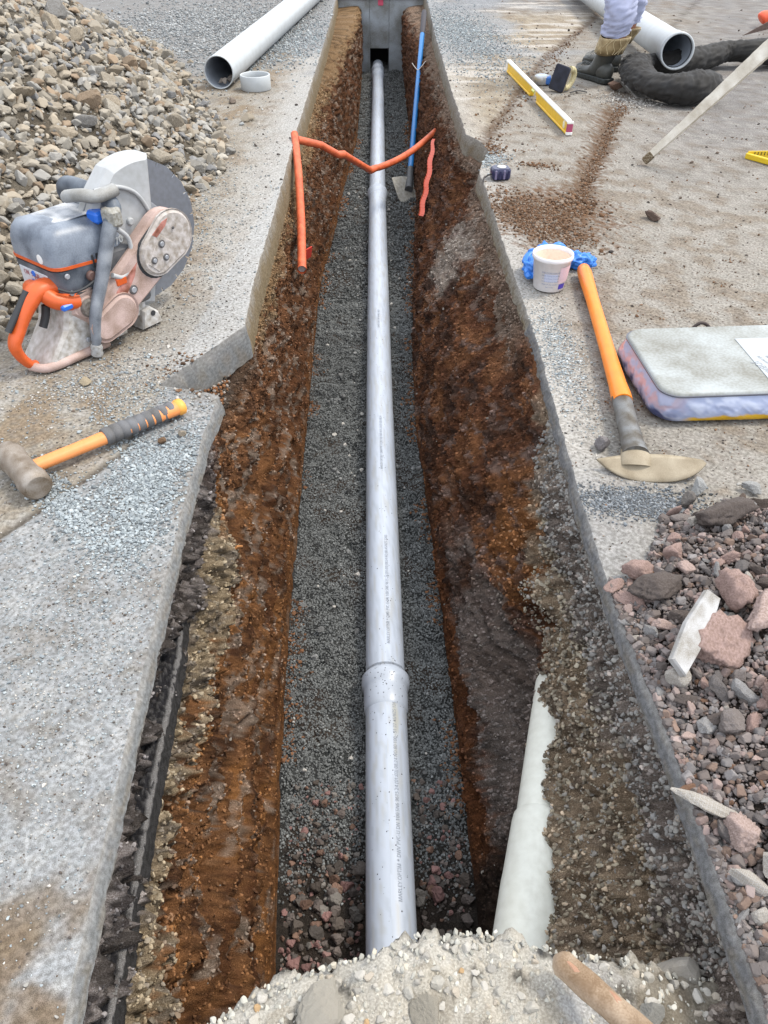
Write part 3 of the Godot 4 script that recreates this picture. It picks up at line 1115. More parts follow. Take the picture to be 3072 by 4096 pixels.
func near_end() -> void:
	var lump := thing("broken_concrete", "broken edge of old concrete full of pale pebbles across the near end of the trench", "concrete")
	var p := PackedVector3Array()
	var c := PackedColorArray()
	var nx := 190
	var nv := 110
	for i in nx:
		var x := lerpf(-0.375, 0.462, float(i) / (nx - 1))
		var zb := break_z(x) + 0.010 * noise(103, 18.0, 3).get_noise_2d(x, 0.0)
		for j in nv:
			var q: Vector3
			var n := noise(104, 9.0, 3).get_noise_2d(x, j * 0.008)
			var h := noise(105, 40.0, 2).get_noise_2d(x, j * 0.006)
			var col := Color(0.62, 0.585, 0.515).lerp(Color(0.50, 0.46, 0.39), sm(-0.05, 0.45, n + h * 0.4))
			if j < 40:
				# the broken face under the rim, undercut, down to the floor
				var f := 1.0 - j / 39.0
				var back := 0.05 * f + 0.02 * n + 0.012 * h + 0.03 * sm(0.15, 0.5, f)
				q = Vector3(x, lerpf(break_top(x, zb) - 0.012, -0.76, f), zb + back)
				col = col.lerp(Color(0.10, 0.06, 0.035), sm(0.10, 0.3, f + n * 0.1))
			else:
				var f := (j - 39) / float(nv - 40)
				var z := lerpf(zb, 0.75, pow(f, 1.5))
				q = Vector3(x, break_top(x, z), z)
				if j < 46:
					q.y -= 0.010 * pow(1.0 - (j - 40) / 6.0, 2.0)
					col = col.lerp(Color(0.62, 0.60, 0.55), 0.85)
				# grey mortar smear beside the wooden handle
				col = col.lerp(Color(0.60, 0.60, 0.60), sm(0.06, 0.03, Vector2((x - 0.275), (z + 0.325) * 0.8).length() + h * 0.015) * 0.85)
				col = col.lerp(Color(0.055, 0.052, 0.05), sm(0.24, 0.42, noise(106, 11.0, 3).get_noise_2d(x, z) - 0.12) * 0.8)
				col = col.lerp(Color(0.22, 0.19, 0.145), sm(0.26, 0.36, x + n * 0.05) * 0.8)
				col = col.lerp(Color(0.33, 0.27, 0.18), sm(-0.17, -0.26, x + n * 0.05) * 0.7)
			p.append(q)
			c.append(col)
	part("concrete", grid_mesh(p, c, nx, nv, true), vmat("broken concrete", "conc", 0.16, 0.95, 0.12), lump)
	# its pebbles: each of the larger ones is a part
	var kinds := []
	for k in 5:
		kinds.append(rock(120 + k, 2, [5, 7, 9, 12, 8][k], 0.05))
	var shades := [Color(0.46, 0.445, 0.41), Color(0.42, 0.41, 0.38), Color(0.50, 0.49, 0.465), Color(0.36, 0.35, 0.33), Color(0.45, 0.41, 0.355), Color(0.42, 0.29, 0.16)]
	var pm := []
	for k in shades.size():
		pm.append(mat("pebble %d" % k, shades[k], 0.85, 0.0, "grime", 0.05))
	var taken := []
	var made := 0
	for k in 2600:
		var x := rng.randf_range(-0.36, 0.45)
		var z := break_z(x) + 0.010 + 0.17 * rng.randf()
		var size := rng.randf_range(0.008, 0.015) if rng.randf() < 0.8 else rng.randf_range(0.015, 0.024)
		if Vector2((x - 0.265), (z + 0.315)).length() < 0.055 and rng.randf() < 0.9:
			continue
		if (x > 0.16 and x < 0.34 and rng.randf() < 0.7) or noise(107, 6.0, 2).get_noise_2d(x, z) < -0.30:
			continue
		var ok := true
		for o in taken:
			if absf(o.x - x) < 0.03 and Vector2(o.x - x, o.y - z).length() < (o.z + size) * 0.36:
				ok = false
				break
		if not ok:
			continue
		taken.append(Vector3(x, z, size))
		made += 1
		if made > 250:
			break
		var kk := 5 if rng.randf() < 0.03 else rng.randi() % 5
		var o := part("pebble", kinds[rng.randi() % 5], pm[kk], lump)
		o.transform = Transform3D(spin().scaled(Vector3(size, size * 0.8, size * rng.randf_range(0.7, 1.1))), Vector3(x, break_top(x, z) - size * 0.04, z))
	var gx := []
	var gc := []
	for k in 3200:
		var x := rng.randf_range(-0.37, 0.46)
		var z := break_z(x) + 0.004 + 0.34 * rng.randf()
		var y := break_top(x, z)
		if k % 4 == 0:
			z = break_z(x) + 0.002
			y -= 0.05 * rng.randf()
		var size := 0.0025 + 0.007 * pow(rng.randf(), 1.8)
		gx.append(Transform3D(spin().scaled(Vector3(size, size * 0.8, size * 1.2)), Vector3(x, y - size * 0.10, z)))
		var g := rng.randf_range(0.6, 1.05)
		var col: Color = shades[rng.randi() % 5]
		gc.append(Color(col.r * g, col.g * g, col.b * g * 0.95))
	copies("fine_pebbles", rock(130, 1, 10, 0.03), imat("fine pebble"), gx, gc, "", "", lump)
	# loose stones lying on it
	for s in [["large pale stone with flat faces on the near concrete, left of the pipe", -0.068, -0.322, 0.058, 140, Vector3(0.85, 0.7, 1.25), Color(0.47, 0.45, 0.405)],
			["rounded pale stone on the near concrete, in line with the pipe", 0.062, -0.318, 0.043, 141, Vector3(1.0, 0.85, 1.1), Color(0.46, 0.43, 0.37)],
			["blue grey angular stone under the near wooden handle", 0.238, -0.268, 0.040, 142, Vector3(1.25, 0.7, 0.9), Color(0.20, 0.215, 0.25)],
			["pale squarish stone among pebbles at the right of the wooden handle", 0.345, -0.312, 0.034, 143, Vector3(1.1, 0.8, 0.9), Color(0.40, 0.40, 0.38)]]:
		var o := thing("loose_stone", s[0], "stone", Vector3(s[1], break_top(s[1], s[2]) + s[3] * 0.26, s[2]), Basis(Vector3.UP, s[1] * 9.0))
		var me := part("stone", rock(s[4], 3, 9, 0.05, s[5]), mat("loose stone %d" % s[4], s[6], 0.85, 0.0, "grime", 0.05, 0.1), o)
		me.scale = Vector3.ONE * s[3]


# ---------------------------------------------------------------- pipes

const PIPE_LINE := [[-0.2, 0.027], [-1.0, 0.028], [-1.7, 0.031], [-2.6, 0.035], [-3.9, 0.047], [-5.2, 0.062], [-7.4, 0.098], [-9.3, 0.122]]


func pipe_x(z: float) -> float:
	return lerp_table(PIPE_LINE, z)


func pipe_at(z: float) -> Vector3:
	return Vector3(pipe_x(z), -0.612, z)


func pipes() -> void:
	var pvc := mat("grey pvc", Color(0.42, 0.465, 0.54), 0.36, 0.0, "faint", 0.5)
	var pvc_v := mat("grey pvc stained", Color(0.42, 0.465, 0.54), 0.36)
	pvc_v.vertex_color_use_as_albedo = true
	var line := thing("drain_pipe", "long pale grey plastic drain pipe laid down the middle of the trench", "pipe")
	var r := 0.0520
	# three lengths, each with its socket at the near end of the next joint
	var joints := [-0.18, -1.245, -5.02, -8.35]
	for k in 3:
		var z0: float = joints[k]
		var z1: float = joints[k + 1]
		var pp := PackedVector3Array()
		var pc := PackedColorArray()
		var nu := 160
		for i in nu:
			var c := pipe_at(lerpf(z0, z1 - 0.02, i / (nu - 1.0)))
			for q in 49:
				var a := TAU * q / 48.0
				pp.append(c + Vector3(sin(a), cos(a), 0) * r)
				# scuffs and smears of dried mud
				var st := noise(153, 7.0, 4).get_noise_2d(c.z * 0.7, a * 0.35)
				var sc := noise(154, 60.0, 2).get_noise_2d(c.z * 0.12, a * 0.3)
				var col := Color(1, 1, 1).lerp(Color(0.86, 0.80, 0.70), sm(0.12, 0.5, st) * 0.7)
				col = col.lerp(Color(0.78, 0.78, 0.77), sm(0.3, 0.5, sc) * 0.5)
				var sp := Vector2((c.z + 1.12) / 0.11, (a - 0.42) / 0.22).length()
				col = col.lerp(Color(0.93, 0.84, 0.66), sm(1.0, 0.2, sp + st))
				pc.append(col)
		var me := part("pipe_length", grid_mesh(pp, pc, nu, 49, true), pvc_v, line)
		if k < 3:
			var zj: float = z1
			var prof := [[-0.105, 0.0], [-0.097, 0.004], [-0.062, 0.0048], [-0.05, 0.0048], [-0.034, 0.0052], [-0.026, 0.0105], [-0.010, 0.0112], [0.0, 0.0105], [0.006, 0.006], [0.012, 0.0008]]
			var sp := []
			var sr := []
			for q in prof:
				var zz: float = zj - q[0] if k < 2 else zj - q[0]
				sp.append(pipe_at(zz))
				sr.append(r + q[1])
			part("socket", MB.new().tube(sp, sr, 40), pvc, me)
	var pts2 := [pipe_at(-8.30), pipe_at(-8.8)]
	var stub := part("pipe_length", MB.new().tube(pts2, r, 32), pvc, line)
	part("collar", MB.new().tube([pipe_at(-8.53), pipe_at(-8.545), pipe_at(-8.59), pipe_at(-8.60)], [r, r + 0.010, r + 0.010, r], 32), pvc, stub)
	# the maker's print along the top, bent round the pipe
	var ink := mat("pipe ink", Color(0.19, 0.215, 0.26), 0.6)
	for t in [["MARLEY OPTIM * DWV PVC-U DN 100 SN6 9615 24 (01:03) 08:24 NO 80 100 - 51 22 AS/NZS 1260 - 08", -0.915, 0.020], ["MARLEY OPTIM * DWV PVC-U DN 100 SN6 9615 24 (01:03) 08:24 NO 80 AS/NZS 1260", -1.54, 0.010], ["MARLEY OPTIM * DWV PVC-U DN 100 SN6 9615 24 (01:03) 08:24", -2.25, 0.002], ["AS/NZS 1260 - DN 100 SN6 - 08:24", -3.2, 0.0]]:
		part("lettering", bent_print(t[0], 0.0085, t[1], t[2], r), ink, line)
	# splashes of mud on its back
	var sx := []
	for k in 240:
		var z := -0.5 - 2.6 * rng.randf()
		if k < 45:
			z = -1.215 + 0.05 * rng.randfn() * 0.6
		elif k < 60:
			z = -1.08 + 0.03 * rng.randfn()
		var a := rng.randfn() * 0.45 + 0.05
		var rr := r + (0.010 if z < -1.245 - 0.005 and z > -1.28 else (0.0048 if z < -1.2 and false else 0.0))
		if z > -1.245 and z < -1.14:
			rr = r + 0.0048
		if z > -1.225 - 0.03 and z < -1.21:
			rr = r + 0.0108
		var dz := Vector3(sin(a), cos(a), 0)
		var s := rng.randf_range(0.0012, 0.0035)
		sx.append(Transform3D(Basis(dz.cross(Vector3.BACK).normalized(), dz, Vector3.BACK).scaled(Vector3.ONE) * Basis.from_scale(Vector3(s, s * 0.35, s * rng.randf_range(0.8, 1.8))), pipe_at(z) + dz * rr))
	copies("mud_specks", rock(150, 1, 5, 0.1), mat("mud speck", Color(0.035, 0.03, 0.028), 0.8), sx, [], "", "", line)

	# the old pipe half buried in the right bank
	var cream := mat("old pvc", Color(0.79, 0.80, 0.72), 0.45, 0.0, "faint", 0.12)
	var old := thing("old_pipe", "old pale green plastic pipe half buried in the right bank", "pipe")
	var a0 := Vector3(0.218, -0.452, -0.36)
	var a1 := Vector3(0.345, -0.440, -0.79)
	var a2 := Vector3(0.462, -0.428, -1.19)
	var run := part("pipe_length", MB.new().tube([a0, a0.lerp(a1, 0.5), a1, a2], 0.0545, 40), cream, old)
	part("socket", MB.new().tube([a0, a0.lerp(a1, 0.62), a0.lerp(a1, 0.66), a0.lerp(a1, 0.90), a0.lerp(a1, 0.935), a0.lerp(a1, 0.95)], [0.064, 0.0635, 0.0625, 0.0605, 0.0588, 0.0545], 40), cream, run)
	# earth clinging to its right flank
	var ex := []
	var ec := []
	for k in 4200:
		var f := rng.randf()
		var c := a0.lerp(a1, f * 1.0) 
		if k % 2 == 0:
			c = a0.lerp(a1, rng.randf())
		var ang := 0.62 + 0.7 * rng.randf() + 0.30 * noise(151, 14.0, 2).get_noise_2d(c.z, 0.0)
		var side := Vector3(0.955, 0, 0.30)
		var q := c + side * sin(ang) * 0.062 + Vector3.UP * cos(ang) * 0.062
		var s := rng.randf_range(0.003, 0.009)
		ex.append(Transform3D(spin().scaled(Vector3.ONE * s), q))
		var g := rng.randf_range(0.6, 1.3)
		ec.append(Color(0.24 * g, 0.20 * g, 0.14 * g))
	copies("clinging_earth", rock(152, 1, 8, 0.08), imat("clinging earth", 0.95), ex, ec, "", "", old)


func bent_print(s: String, h: float, z_far: float, around: float, r: float) -> ArrayMesh:
	# letters read from the far end towards the near end, wrapped on the pipe at an offset round it
	var src := lettering(s, h, 0.0)
	var out := ArrayMesh.new()
	for i in src.get_surface_count():
		var arr := src.surface_get_arrays(i)
		var v: PackedVector3Array = arr[Mesh.ARRAY_VERTEX]
		for k in v.size():
			var z := z_far + v[k].x * -1.0
			var a := around / r - v[k].y / r
			var rr := r + 0.0005
			v[k] = pipe_at(z) + Vector3(sin(a), cos(a), 0) * rr
		arr[Mesh.ARRAY_VERTEX] = v
		arr[Mesh.ARRAY_NORMAL] = null
		arr[Mesh.ARRAY_TANGENT] = null
		out.add_surface_from_arrays(Mesh.PRIMITIVE_TRIANGLES, arr)
	return out


func chamber() -> void:
	var conc := mat("chamber concrete", Color(0.33, 0.365, 0.40), 0.9, 0.0, "grime", 1.1)
	var o := thing("concrete_chamber", "grey concrete chamber wall closing the far end of the trench, the pipe entering its hole", "chamber", Vector3(0.17, 0, -8.75))
	# wall pieces round a square hole
	var hx0 := -0.13
	var hx1 := 0.055
	var hy0 := -0.70
	var hy1 := -0.455
	var b := MB.new()
	b.rbox(Vector3((-0.62 + hx0) / 2, -0.42, -0.30), Vector3(hx0 + 0.62, 0.95, 0.6), 0.006)
	b.rbox(Vector3((0.62 + hx1) / 2, -0.42, -0.30), Vector3(0.62 - hx1, 0.95, 0.6), 0.006)
	b.rbox(Vector3((hx0 + hx1) / 2, (hy1 + 0.055) / 2, -0.301), Vector3(hx1 - hx0 - 0.001, 0.055 - hy1, 0.598), 0.002)
	b.rbox(Vector3((hx0 + hx1) / 2, (hy0 - 0.895) / 2, -0.301), Vector3(hx1 - hx0 - 0.001, hy0 + 0.895, 0.598), 0.002)
	part("wall", b, conc, o)
	part("rim", MB.new().rbox(Vector3(0, 0.005, 0.006), Vector3(1.2, 0.10, 0.03), 0.006), mat("chamber rim", Color(0.22, 0.23, 0.24), 0.9, 0.0, "grime", 1.0), o)
	part("hole_back", MB.new().rbox(Vector3((hx0 + hx1) / 2, (hy0 + hy1) / 2, -0.5), Vector3(hx1 - hx0 - 0.004, hy1 - hy0 - 0.004, 0.1), 0.003), mat("hole back", Color(0.03, 0.03, 0.032), 0.95), o)
	part("spray_mark", MB.new().rbox(Vector3(-0.025, -0.06, 0.0015), Vector3(0.05, 0.075, 0.003), 0.001, 0.008), mat("pink spray", Color(0.55, 0.08, 0.14), 0.8), o)


# ---------------------------------------------------------------- loose chips on the slabs

func scatter(xf: Array, cols: Array, n: int, centre: Vector2, spread: Vector2, turn: float, s0: float, s1: float, pal: Array, left: bool) -> void:
	for k in n:
		var q := Vector2(rng.randfn() * spread.x, rng.randfn() * spread.y).rotated(turn) + centre
		var e := edge_left(q.y) if left else edge_right(q.y)
		if (left and q.x > e - 0.004) or (not left and q.x < e + 0.004) or q.y > -0.2:
			continue
		var s := rng.randf_range(s0, s1)
		if rng.randf() < 0.06:
			s *= 1.7
		var y: float = (yard_left(q.x, q.y) if left else yard_right(q.x, q.y))[1]
		xf.append(Transform3D(spin().scaled(Vector3(s, s * 0.8, s)), Vector3(q.x, y + s * 0.2, q.y)))
		var c: Color = pal[rng.randi() % pal.size()]
		var g := rng.randf_range(0.75, 1.25)
		cols.append(Color(c.r * g, c.g * g, c.b * g))


func loose_chips() -> void:
	var blue := [Color(0.29, 0.325, 0.34), Color(0.235, 0.26, 0.275), Color(0.34, 0.37, 0.38), Color(0.18, 0.20, 0.21)]
	var grey := [Color(0.30, 0.29, 0.27), Color(0.40, 0.38, 0.35), Color(0.22, 0.205, 0.19)]
	var brown := [Color(0.105, 0.058, 0.032), Color(0.15, 0.085, 0.048), Color(0.08, 0.048, 0.03), Color(0.18, 0.115, 0.075), Color(0.21, 0.17, 0.135)]
	var dark := [Color(0.09, 0.075, 0.065), Color(0.13, 0.10, 0.08), Color(0.07, 0.06, 0.055)]
	var a := []
	var ac := []
	# fan of blue grey chips on the near left slab
	scatter(a, ac, 2400, Vector2(-0.49, -1.36), Vector2(0.05, 0.10), 0.5, 0.0045, 0.009, blue, true)
	scatter(a, ac, 1500, Vector2(-0.48, -1.20), Vector2(0.035, 0.07), 0.1, 0.0045, 0.0095, blue, true)
	scatter(a, ac, 1500, Vector2(-0.645, -1.245), Vector2(0.022, 0.10), -0.72, 0.005, 0.009, blue, true)
	scatter(a, ac, 700, Vector2(-0.55, -1.45), Vector2(0.03, 0.10), -0.5, 0.004, 0.008, blue, true)
	scatter(a, ac, 900, Vector2(-0.56, -1.0), Vector2(0.11, 0.14), 0.3, 0.003, 0.006, blue, true)
	scatter(a, ac, 700, Vector2(-0.50, -0.72), Vector2(0.09, 0.16), 0.1, 0.0025, 0.006, blue + grey, true)
	scatter(a, ac, 1300, Vector2(-0.60, -1.72), Vector2(0.13, 0.09), 0.2, 0.004, 0.0085, blue + grey, true)
	scatter(a, ac, 500, Vector2(-0.75, -1.70), Vector2(0.12, 0.09), 0.2, 0.003, 0.008, grey, true)
	scatter(a, ac, 1500, Vector2(-0.66, -2.9), Vector2(0.16, 0.5), 0.0, 0.004, 0.010, blue + grey, true)
	copies("loose_chips", rock(160, 1, 9, 0.03, Vector3(1.1, 0.7, 0.9)), imat("blue chip"), a, ac, "blue grey stone chips strewn over the left slab around the hammer", "gravel")
	var b := []
	var bc := []
	scatter(b, bc, 9000, Vector2(-1.2, -6.9), Vector2(0.55, 0.8), 0.2, 0.008, 0.018, [Color(0.22, 0.235, 0.245), Color(0.30, 0.315, 0.32), Color(0.16, 0.17, 0.175), Color(0.36, 0.37, 0.37)], true)
	scatter(b, bc, 2500, Vector2(-0.62, -6.3), Vector2(0.20, 0.5), 0.2, 0.007, 0.014, blue, true)
	copies("far_chips", rock(161, 1, 9, 0.03), imat("far chip"), b, bc, "drift of grey chips on the yard behind the stone heap and the big pipe", "gravel")
	var d := []
	var dc := []
	scatter(d, dc, 1700, Vector2(0.52, -1.87), Vector2(0.035, 0.16), 0.0, 0.003, 0.0065, blue + [Color(0.5, 0.52, 0.52)], false)
	scatter(d, dc, 2600, Vector2(0.55, -1.235), Vector2(0.07, 0.028), 0.08, 0.003, 0.007, [Color(0.14, 0.155, 0.17), Color(0.22, 0.235, 0.25), Color(0.09, 0.095, 0.10)], false)
	scatter(d, dc, 500, Vector2(0.53, -3.62), Vector2(0.05, 0.07), 0.0, 0.006, 0.011, blue, false)
	scatter(d, dc, 5000, Vector2(0.72, -6.6), Vector2(0.16, 0.7), -0.05, 0.007, 0.014, blue, false)
	scatter(d, dc, 700, Vector2(0.58, -1.55), Vector2(0.06, 0.2), 0.0, 0.002, 0.005, grey, false)
	scatter(d, dc, 700, Vector2(1.42, -4.62), Vector2(0.08, 0.12), -0.3, 0.005, 0.012, grey, false)
	copies("loose_chips", rock(160, 1, 9, 0.03, Vector3(1.1, 0.7, 0.9)), imat("blue chip"), d, dc, "grey stone chips along the right edge of the trench and under the shovel", "gravel")
	var e := []
	var ec := []
	# spilt soil on the right slab and along the groove
	scatter(e, ec, 3000, Vector2(0.63, -2.88), Vector2(0.065, 0.15), -0.35, 0.003, 0.010, brown, false)
	scatter(e, ec, 350, Vector2(0.80, -3.02), Vector2(0.05, 0.06), 0.0, 0.005, 0.014, brown, false)
	for k in 9:
		var f := k / 8.0
		var q := Vector2(0.82, -3.05).lerp(Vector2(1.36, -4.5), f)
		scatter(e, ec, 110, q, Vector2(0.018, 0.085), 0.35, 0.004, 0.010, brown, false)
		q = Vector2(0.54, -3.8).lerp(Vector2(1.55, -6.6), f)
		scatter(e, ec, 60, q, Vector2(0.015, 0.17), 0.50, 0.004, 0.011, brown, false)
	scatter(e, ec, 160, Vector2(0.74, -3.50), Vector2(0.05, 0.02), 0.5, 0.004, 0.010, brown, false)
	scatter(e, ec, 200, Vector2(0.57, -3.75), Vector2(0.04, 0.05), 0.0, 0.005, 0.012, brown, false)
	copies("spilt_soil", rock(162, 1, 8, 0.10), imat("spilt soil", 0.95), e, ec, "crumbs of reddish brown soil spilt over the right slab and its groove", "soil")
	var g := []
	var gc := []
	scatter(g, gc, 420, Vector2(1.2, -2.9), Vector2(0.6, 1.1), 0.0, 0.003, 0.010, dark + brown, false)
	scatter(g, gc, 300, Vector2(1.9, -5.2), Vector2(0.9, 1.4), 0.0, 0.006, 0.020, dark, false)
	scatter(g, gc, 400, Vector2(0.75, -1.5), Vector2(0.22, 0.35), 0.0, 0.002, 0.006, dark + grey, false)
	scatter(g, gc, 320, Vector2(0.95, -5.0), Vector2(0.35, 1.0), 0.0, 0.004, 0.011, brown, false)
	scatter(g, gc, 350, Vector2(-0.6, -2.2), Vector2(0.16, 0.7), 0.0, 0.002, 0.007, grey + dark, true)
	scatter(g, gc, 260, Vector2(-0.7, -4.4), Vector2(0.3, 0.9), 0.0, 0.005, 0.013, grey + dark, true)
	scatter(g, gc, 420, Vector2(-0.62, -0.75), Vector2(0.16, 0.3), 0.0, 0.002, 0.005, grey + blue, true)
	scatter(g, gc, 260, Vector2(-0.46, -1.80), Vector2(0.05, 0.05), 0.0, 0.004, 0.011, brown, true)
	scatter(g, gc, 4200, Vector2(-0.52, -0.85), Vector2(0.12, 0.36), 0.0, 0.0014, 0.0036, grey + blue + dark, true)
	scatter(g, gc, 3600, Vector2(-0.60, -2.1), Vector2(0.17, 0.6), 0.0, 0.002, 0.005, grey + dark, true)
	scatter(g, gc, 5200, Vector2(0.85, -1.9), Vector2(0.35, 0.7), 0.0, 0.002, 0.0048, grey + dark + brown, false)
	for k in 26:
		var q := Vector2(rng.randf_range(0.6, 2.0), rng.randf_range(-1.6, -4.2))
		scatter(g, gc, 12, q, Vector2(0.025, 0.012), 0.0, 0.003, 0.008, brown, false)
	copies("scattered_crumbs", rock(163, 1, 7, 0.10, Vector3(1.2, 0.7, 0.9)), imat("crumb", 0.95), g, gc, "dark crumbs and grit scattered thinly over the whole yard", "grit")
	# soil heaped in the notch of the left slab
	var h := []
	var hc := []
	for k in 900:
		var z := rng.randf_range(-1.70, -1.98)
		var x := rng.randf_range(-0.52, -0.405)
		if x < edge_left(z) + 0.01:
			continue
		var s := rng.randf_range(0.004, 0.014)
		h.append(Transform3D(spin().scaled(Vector3.ONE * s), Vector3(x, -0.115 + 0.02 * rng.randf() - 0.15 * sm(-0.40, -0.34, x), z)))
		var col: Color = [Color(0.24, 0.11, 0.05), Color(0.16, 0.08, 0.04), Color(0.06, 0.05, 0.04), Color(0.30, 0.27, 0.24)][rng.randi() % 4]
		hc.append(col)
	copies("notch_soil", rock(164, 1, 8, 0.10), imat("notch soil", 0.95), h, hc, "crumbled soil lying in the broken notch of the left slab", "soil")


# ---------------------------------------------------------------- heap of stone on the left

var heap_foot := [Vector2(-1.25, -1.75), Vector2(-1.02, -2.15), Vector2(-0.84, -2.75), Vector2(-0.69, -3.3), Vector2(-0.67, -3.65), Vector2(-0.73, -4.0), Vector2(-0.90, -4.6), Vector2(-1.18, -5.4), Vector2(-1.50, -6.2), Vector2(-1.95, -7.0), Vector2(-2.8, -8.6)]


func heap_h(x: float, z: float) -> float:
	var d := dist_line(x, z, heap_foot)
	if d > 0.0:
		return -0.02
	d = -d
	return minf(0.62 * d, 0.36 + 0.50 * d) * sm(9.0, 6.0, -z) + 0.03 * noise(171, 2.5, 3).get_noise_2d(x, z) - 0.012


func stone_heap() -> void:
	var p := PackedVector3Array()
	var c := PackedColorArray()
	var nx := 90
	var nz := 150
	for i in nz:
		var z := lerpf(-1.6, -8.8, float(i) / (nz - 1))
		for j in nx:
			var x := lerpf(-4.2, -0.6, float(j) / (nx - 1))
			p.append(Vector3(x, minf(heap_h(x, z), 1.7), z))
			var n := noise(172, 4.0, 3).get_noise_2d(x, z)
			c.append(Color(0.312, 0.27, 0.212).lerp(Color(0.20, 0.17, 0.13), 0.5 + n))
	var core := part("heap_fines", grid_mesh(p, c, nz, nx, true), vmat("heap fines", "grit", 0.25, 0.95, 0.6), self)
	tag(core, "brown fines between the stones of the heap", "gravel", "", "stuff")
	var kinds := []
	for k in 7:
		kinds.append(rock(180 + k, 2, [10, 11, 9, 10, 12, 9, 11][k], 0.03, [Vector3(1, 0.75, 0.9), Vector3(1.2, 0.7, 0.8), Vector3(1, 0.9, 0.8), Vector3(1.3, 0.6, 0.9), Vector3(0.95, 0.8, 1.0), Vector3(1.1, 0.8, 0.7), Vector3(1.25, 0.75, 1.0)][k]))
	var shades := [["grey brown", Color(0.295, 0.264, 0.217)], ["grey", Color(0.285, 0.275, 0.255)], ["tan", Color(0.312, 0.27, 0.212)], ["dark grey", Color(0.19, 0.188, 0.187)], ["rusty brown", Color(0.27, 0.205, 0.145)], ["pale", Color(0.35, 0.325, 0.28)]]
	var sm_ := []
	for s in shades:
		sm_.append(mat("heap stone " + s[0], s[1], 0.9, 0.0, "grime", 0.35, 0.04))
	var all := []
	for k in 23000:
		var z := -1.75 - 6.0 * pow(rng.randf(), 1.15)
		var foot := -0.67
		var x := -0.55 - rng.randf() * (0.9 + 0.45 * -z)
		var d := -dist_line(x, z, heap_foot)
		if d < -0.02 - 0.05 * rng.randf():
			if rng.randf() > 0.02 or d < -0.22:
				continue
		var size := 0.023 + 0.044 * pow(rng.randf(), 2.0)
		if rng.randf() < 0.02:
			size = rng.randf_range(0.075, 0.115)
		if d < 0.05:
			size = minf(size, 0.075)
		var y := maxf(heap_h(x, z), 0.0) + size * rng.randf_range(0.05, 0.32)
		all.append([size / Vector3(x, y - 1.05, z).length(), Transform3D(spin().scaled(Vector3.ONE * size), Vector3(x, y, z)), rng.randi() % 7, [0, 0, 0, 1, 1, 2, 2, 3, 4, 5][rng.randi() % 10], d, size])
	# stones one can name, as they lie in the picture
	for s in [["flat dark grey stone high on the heap, the largest up there", Vector3(-1.62, 0.0, -4.75), 0.15, 3, 3], ["pale rounded stone by itself at the far foot of the heap", Vector3(-1.30, 0.0, -5.75), 0.10, 4, 5],
			["grey slab of stone at the heap foot beside the saw blade", Vector3(-0.71, 0.0, -3.42), 0.095, 6, 1], ["large blue grey wedge of stone left of the saw engine cover", Vector3(-1.42, 0.0, -2.95), 0.15, 3, 1],
			["tan boulder behind the saw handle, near the left frame edge", Vector3(-1.22, 0.0, -2.35), 0.13, 2, 2]]:
		var at: Vector3 = s[1]
		at.y = maxf(heap_h(at.x, at.z), 0.0) + s[2] * 0.30
		var o := thing("heap_stone", s[0], "stone", at, Basis(Vector3.UP, at.z * 3.0))
		var me := part("stone", kinds[s[3]], sm_[s[4]], o)
		me.scale = Vector3.ONE * s[2]
	all.sort_custom(func(u, v): return u[0] > v[0])
	var rest := []
	var rest_c := []
	var shown := 0
	for s in all:
		var pos: Vector3 = s[1].origin
		var seen := pos.z < -1.8 and pos.x > -0.62 * -pos.z - 0.42
		if shown < 290 and seen and s[5] > 0.03:
			shown += 1
			var o := MeshInstance3D.new()
			o.name = numbered("heap_stone")
			o.mesh = kinds[s[2]]
			o.material_override = sm_[s[3]]
			o.transform = s[1]
			add_child(o)
			var where := "low on the heap near the saw" if pos.z > -3.0 else ("at the foot of the heap on the slab" if s[4] < 0.12 else ("on the middle of the heap slope" if pos.z > -4.4 else "high on the far side of the heap"))
			var form: String = ["blocky", "long", "chunky", "flat", "blunt", "narrow", "slabby"][s[2]]
			var big := "large" if s[5] > 0.075 else ("middling" if s[5] > 0.055 else "small")
			tag(o, "%s %s %s stone %s" % [big, form, shades[s[3]][0], where], "stone", "stones of the heap")
		else:
			rest.append(s[1])
			var g := rng.randf_range(0.75, 1.2)
			var col: Color = shades[s[3]][1]
			rest_c.append(Color(col.r * g, col.g * g, col.b * g))
	copies("small_heap_stones", kinds[0], imat("small heap stone"), rest, rest_c, "smaller brown and grey broken stones of the heap", "stones")
	var gx := []
	var gc := []
	for k in 9000:
		var z := -1.75 - 3.6 * rng.randf()
		var x := -0.60 - rng.randf() * (0.7 + 0.4 * -z)
		var d := -dist_line(x, z, heap_foot)
		if d < -0.01:
			continue
		var s := rng.randf_range(0.006, 0.02)
		gx.append(Transform3D(spin().scaled(Vector3.ONE * s), Vector3(x, maxf(heap_h(x, z), 0.0) + s * 0.3, z)))
		var col: Color = shades[rng.randi() % 6][1]
		gc.append(col * rng.randf_range(0.6, 1.2))
	copies("heap_grit", kinds[2], imat("heap grit"), gx, gc, "fine brown grit between the stones at the foot of the heap", "gravel")


# ---------------------------------------------------------------- rubble on the right

func rubble_h(x: float, z: float) -> float:
	var d := x - edge_right(z) - 0.02 - 0.16 * sm(-0.95, -1.22, z)
	return clampf(d * 0.30, 0.0, 0.16) * sm(-1.30, -1.02, z) * sm(-0.28, -0.5, z) * sm(0.58, 0.40, d)


